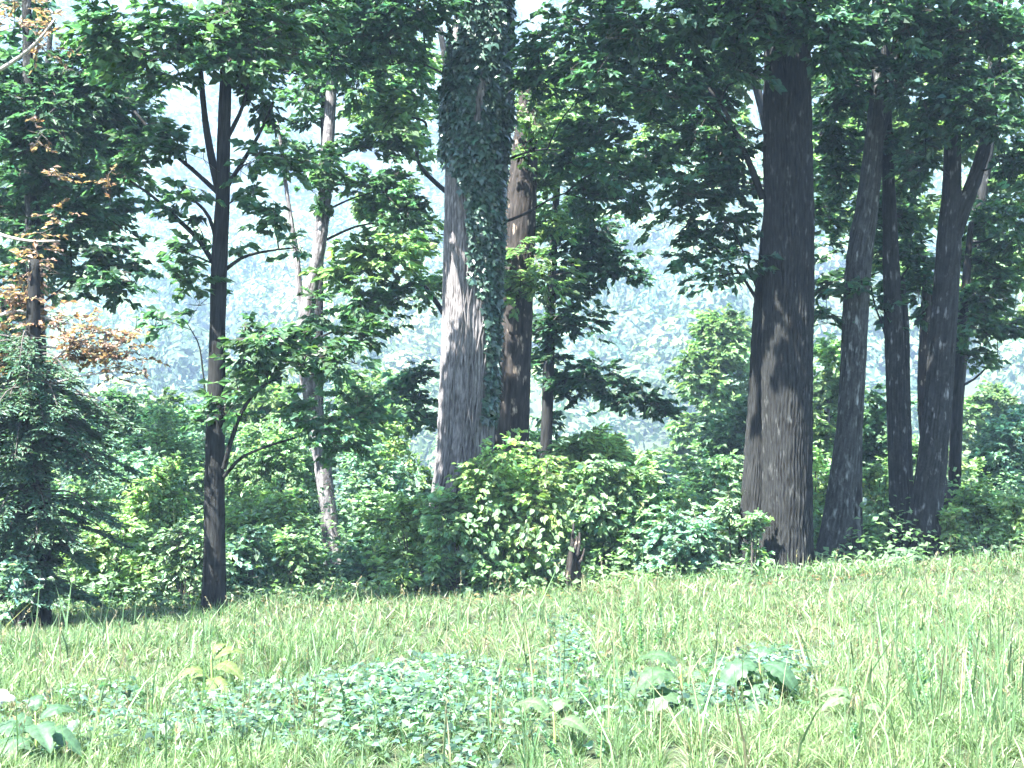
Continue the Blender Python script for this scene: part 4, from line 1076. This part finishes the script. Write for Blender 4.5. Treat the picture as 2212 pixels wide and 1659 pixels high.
def leafy_weed(label, px, py, leaves_, col, hstem=.3, name='broadleaf_weed', group='big-leaved weeds in the meadow'):
    b = G(px, py)
    t = thing(name, b, label, 'weed', group)
    me0 = None
    for q, (ang, el, ln, h) in enumerate(leaves_):
        if me0 is None:
            me0 = []
            for bv, bf, bc in BL:
                pr = leaf_proto(np.array(col), M_LEAF, bv, bf); me0.append(pr)
                ca = pr.data.color_attributes['col'].data
                for q2 in range(len(bv)): ca[q2].color = (*[min(.6, float(c)*.55*float(bc[q2])) for c in col], 1)
                for pl in pr.data.polygons: pl.use_smooth = True
        o = me0[q % 3].copy()
        a = math.radians(ang)
        d = np.array([math.cos(a)*math.cos(el), math.sin(a)*math.cos(el), math.sin(el)])
        h = h*.8
        p = b+np.array([0, 0, h])+.03*d
        place_leaf('leaf', o, t, p, d, np.array([-.25*math.cos(a), -.25*math.sin(a)-.35, 1.0]), ln*.66)
    hm_ = .8*max(l[3] for l in leaves_)
    V, F = tube(np.array([b-np.array([0, 0, .05]), b+np.array([.01, .0, hm_*.5]), b+np.array([0, .01, hm_+.02])]), np.array([.012, .009, .004]), 8, .04)
    s = mesh('stem', V, F, M_GRASS, t, np.repeat(np.array([[.22, .27, .10]]), len(V), 0), smooth=True)
    return t
leafy_weed('huge-leaved weed in the bottom left corner, leaves hanging like flaps', 75, 1655, [(-60, .15, .44, .26), (-20, .0, .42, .22), (200, .1, .40, .24), (150, .25, .45, .22), (250, -.1, .50, .2), (30, .3, .35, .32), (100, .8, .22, .36)], (.08, .165, .085))
leafy_weed('yellow-green broad-leaved weed standing left of the trailing weed patch', 455, 1510, [(10, .5, .36, .36), (-30, .1, .42, .30), (-60, -.1, .42, .2), (200, .2, .34, .24), (-80, -.2, .42, .12), (40, .8, .22, .4), (150, .3, .3, .14)], (.16, .22, .075))
leafy_weed('broad-leaved weed with a bright bent stalk right of the middle', 1470, 1555, [(205, .0, .50, .34), (225, -.15, .46, .22), (-25, -.1, .36, .16), (160, .35, .40, .40), (-70, -.2, .36, .14), (20, -.2, .42, .06)], (.085, .16, .075))
leafy_weed('drooping broad-leaved weed right of the bent-stalk weed', 1640, 1520, [(210, -.25, .50, .34), (195, -.1, .42, .26), (-40, -.35, .46, .34), (-15, -.4, .46, .26), (60, .3, .3, .36), (250, -.3, .4, .18)], (.08, .165, .085))
leafy_weed('low broad-leaved weed in the middle of the trailing patch', 870, 1555, [(200, .1, .34, .14), (-20, .0, .36, .12), (-80, -.1, .34, .12), (120, .3, .3, .16), (40, .2, .3, .14)], (.11, .19, .085))
leafy_weed('single broad-leaved seedling leaning right at the lower right', 1850, 1570, [(200, .15, .30, .18), (170, .35, .28, .2), (-30, .1, .24, .14)], (.15, .23, .11))
leafy_weed('small pale rosette weed at the foot of the dark pair', 1955, 1222, [(150, .5, .42, .12), (35, .5, .42, .12), (200, .1, .45, .1), (-10, .1, .45, .1), (90, .9, .3, .14), (-60, -.1, .4, .08), (240, .0, .4, .08)], (.12, .21, .11))
leafy_weed('narrow broad-leaved sprout at the bottom edge of the meadow', 1195, 1640, [(160, .4, .32, .3), (-40, .2, .3, .24), (60, .5, .25, .3)], (.13, .22, .10))

# ------------------------------------------------------------------ upright dark weed stalks
def stalk(label, px, py, top_px, top_py, name='weed_stalk', wdt=.012, leafy=1.0, col=(.11, .20, .11)):
    b = G(px, py); Y = b[1]
    top = P(top_px, top_py, Y)
    t = thing(name, b, label, 'weed', 'upright weed stalks in the meadow')
    mid = (b+top)/2+np.array([rng.normal(0, .03), 0, 0])
    V, F = tube(np.array([b-np.array([0, 0, .05]), mid, top]), np.array([.008, .006, .003]), 6, .06)
    mesh('stem', V, F, M_GRASS, t, np.repeat(np.array([col]), len(V), 0), smooth=True)
    m = int(150*leafy)
    u = rng.uniform(.12, 1, (m, 1))
    p = (1-u)**2*b+2*u*(1-u)*mid+u**2*top
    a = rng.uniform(0, 6.28, m)
    d = np.stack([np.cos(a), np.sin(a), rng.uniform(.5, 1.6, m)], -1)
    V, F, k = leaves(p, d, np.array([0, 0, 1.0])+jit(m, .4), rng.uniform(.025, .055, m)*(1.1-.5*u[:, 0]), T_LONG, 1.2)
    o = mesh('small_leaves', V, F, M_LEAF, t, np.repeat(tint(m, col, .2), k, 0)); o['kind'] = 'stuff'
stalk('dark upright weed stalk, leftmost of the four right of the central bush', 1357, 1420, 1345, 1295)
stalk('dark upright weed stalk, second of the four, straight and thickest', 1383, 1425, 1382, 1315, leafy=1.5)
stalk('dark weed stalk, third of the four, leaning a little right', 1412, 1410, 1424, 1305)
stalk('thin weed stalk leaning right, last of the four', 1440, 1400, 1466, 1330, leafy=.8)
stalk('tall thin stalk in the coarse grass leaning left at the right', 2020, 1560, 1975, 1340, leafy=.6)
stalk('tall upright dark stalk in the coarse grass at the right', 2092, 1545, 2098, 1345, leafy=.9)
stalk('leaning stalk lower left of the tall upright stalk', 2005, 1560, 1942, 1410, leafy=.6)
stalk('short dark stalk in the lower right meadow', 1845, 1640, 1848, 1565, leafy=1.0)
stalk('dark stalk at the bottom edge right of the narrow sprout', 1290, 1655, 1292, 1550, leafy=.5)
stalk('bent stalk at the bottom edge near the narrow sprout', 1205, 1655, 1165, 1570, leafy=.4)
stalk('pale dry stalk before the dark pair of trunks', 2040, 1280, 2052, 1200, leafy=.15, col=(.34, .34, .22))

stalk('thin dark sapling stem between the grey trunk and the dark pair', 1898, 1205, 1915, 1010, leafy=.5, col=(.05, .085, .05))
stalk('thin dark sapling stem right of the last trunk', 2084, 1195, 2095, 1000, leafy=.5, col=(.05, .085, .05))
stalk('dark forked sapling right of the hemlock foot', 150, 1325, 172, 1190, leafy=.8, col=(.05, .085, .05))
stalk('second thin sapling leaning left beside the hemlock foot', 160, 1325, 138, 1205, leafy=.6, col=(.05, .085, .05))
stalk('thin sapling stem in the left thicket, midway to the slim maple', 378, 1270, 374, 1090, leafy=1.0, col=(.09, .12, .06))
# pale grass seed heads
ns = 260
y = rng.uniform(7.5, 19, ns); x = rng.uniform(-1, 1, ns)*y*TAN*1.05
b0 = np.stack([x, y, ground(x, y)], -1)
hh = rng.uniform(.25, .48, ns)
tp = b0+np.stack([rng.normal(0, .09, ns), rng.normal(0, .09, ns), hh], -1)
V1, F1 = sticks(b0, tp, .0022, .0015)
m = 9
u = rng.uniform(.68, 1.02, (ns, m, 1))
pp = (b0[:, None]*(1-u)+tp[:, None]*u).reshape(-1, 3)
dd = np.repeat(norm(tp-b0), m, 0)+jit(ns*m, .35)
V2, F2, k = leaves(pp, dd, jit(ns*m, 1), rng.uniform(.02, .045, ns*m), T_DIAM, .6)
V, F = join([(V1, F1), (V2, F2)])
o = mesh('seed_heads', V, F, M_GRASS, None, np.concatenate([np.repeat(tint(ns, (.13, .14, .075), .2), 6, 0), np.repeat(tint(ns*m, (.18, .155, .10), .22), 4, 0)]))
tag(o, 'pale dry grass stems with seed heads standing above the meadow grass', 'grass', kind='stuff')

# ------------------------------------------------------------------ broken stump, pale stone
bS = G(1238, 1275)
tS2 = thing('tree_stump', bS, 'broken grey stump with a tall splinter, right of the central bush', 'stump')
Ys = bS[1]
def splinter(R, th, L):
    return R*(1+.16*np.sin(th*3+1)+.10*np.sin(th*7+L*5)+.06*np.sin(th*13+L*9))+.006*np.sin(th*19)
V, F = tube(np.array([P(1236, 1285, Ys), P(1238, 1230, Ys), P(1240, 1195, Ys), P(1243, 1165, Ys)]), np.array([30, 24, 20, 15])*.5*M(Ys)*1.15, 30, .04, splinter)
mesh('stump', V, F, M_SNAG, tS2, smooth=True)
for (a, b_, c, d_, w0) in ((1228, 1250, 1239, 1130, 9), (1246, 1200, 1252, 1150, 7), (1240, 1190, 1246, 1158, 6), (1251, 1215, 1262, 1185, 6)):
    q0, q1 = P(a, b_, Ys-.12), P(c, d_, Ys-.05)
    V, F = tube(np.array([q0, (q0+q1)/2+np.array([.01, 0, 0]), q1]), np.array([w0, w0*.7, w0*.3])*.5*M(Ys)*1.3, 7, .05, splinter)
    mesh('splinter', V, F, M_SNAG, tS2, smooth=True)

bR = G(-4, 1535)
c0 = P(2, 1512, bR[1])
m_, n_ = 14, 22
ph = np.linspace(0, np.pi, m_)[:, None]; tt = np.linspace(0, 2*np.pi, n_, endpoint=False)[None]
rr = 1+.18*np.sin(3*tt+2*ph)+.12*np.sin(5*tt-3*ph)+.1*np.cos(4*ph)
V = .62*np.stack([.15*rr*np.sin(ph)*np.cos(tt), .13*rr*np.sin(ph)*np.sin(tt), .095*rr*np.cos(ph)*np.ones_like(tt)], -1).reshape(-1, 3)+c0
i = np.arange(m_-1)[:, None]*n_; j = np.arange(n_)[None]; j2 = (j+1) % n_
o = mesh('stone', V, [np.stack([i+j, i+n_+j, i+n_+j2, i+j2], -1).reshape(-1, 4)], M_STONE, smooth=True)
tag(o, 'pale stone half out of view at the left edge of the meadow', 'stone')


# ------------------------------------------------------------------ haze: one box of even air round everything
hm = bpy.data.materials.new('haze_air')
hm.use_nodes = True
hn = hm.node_tree
hn.nodes.clear()
ho = hn.nodes.new('ShaderNodeOutputMaterial')
hv = hn.nodes.new('ShaderNodeVolumePrincipled')
hv.inputs['Color'].default_value = (0.50, 0.69, 1.0, 1)
hv.inputs['Density'].default_value = 0.00045
hv.inputs['Anisotropy'].default_value = 0.0
hn.links.new(hv.outputs[0], ho.inputs['Volume'])
x0, x1, y0, y1, z0, z1 = -1500.0, 1500.0, -90.0, 1800.0, ZMIN-1.0, float(ZZ.max())+20.0
hb = np.array([[x, y, z] for z in (z0, z1) for y in (y0, y1) for x in (x0, x1)])
hf = np.array([[0, 2, 3, 1], [4, 5, 7, 6], [0, 1, 5, 4], [2, 6, 7, 3], [0, 4, 6, 2], [1, 3, 7, 5]])
hz = mesh('haze', hb, [hf], hm)
tag(hz, 'pale blue summer haze lying over the valley', 'haze', kind='stuff')
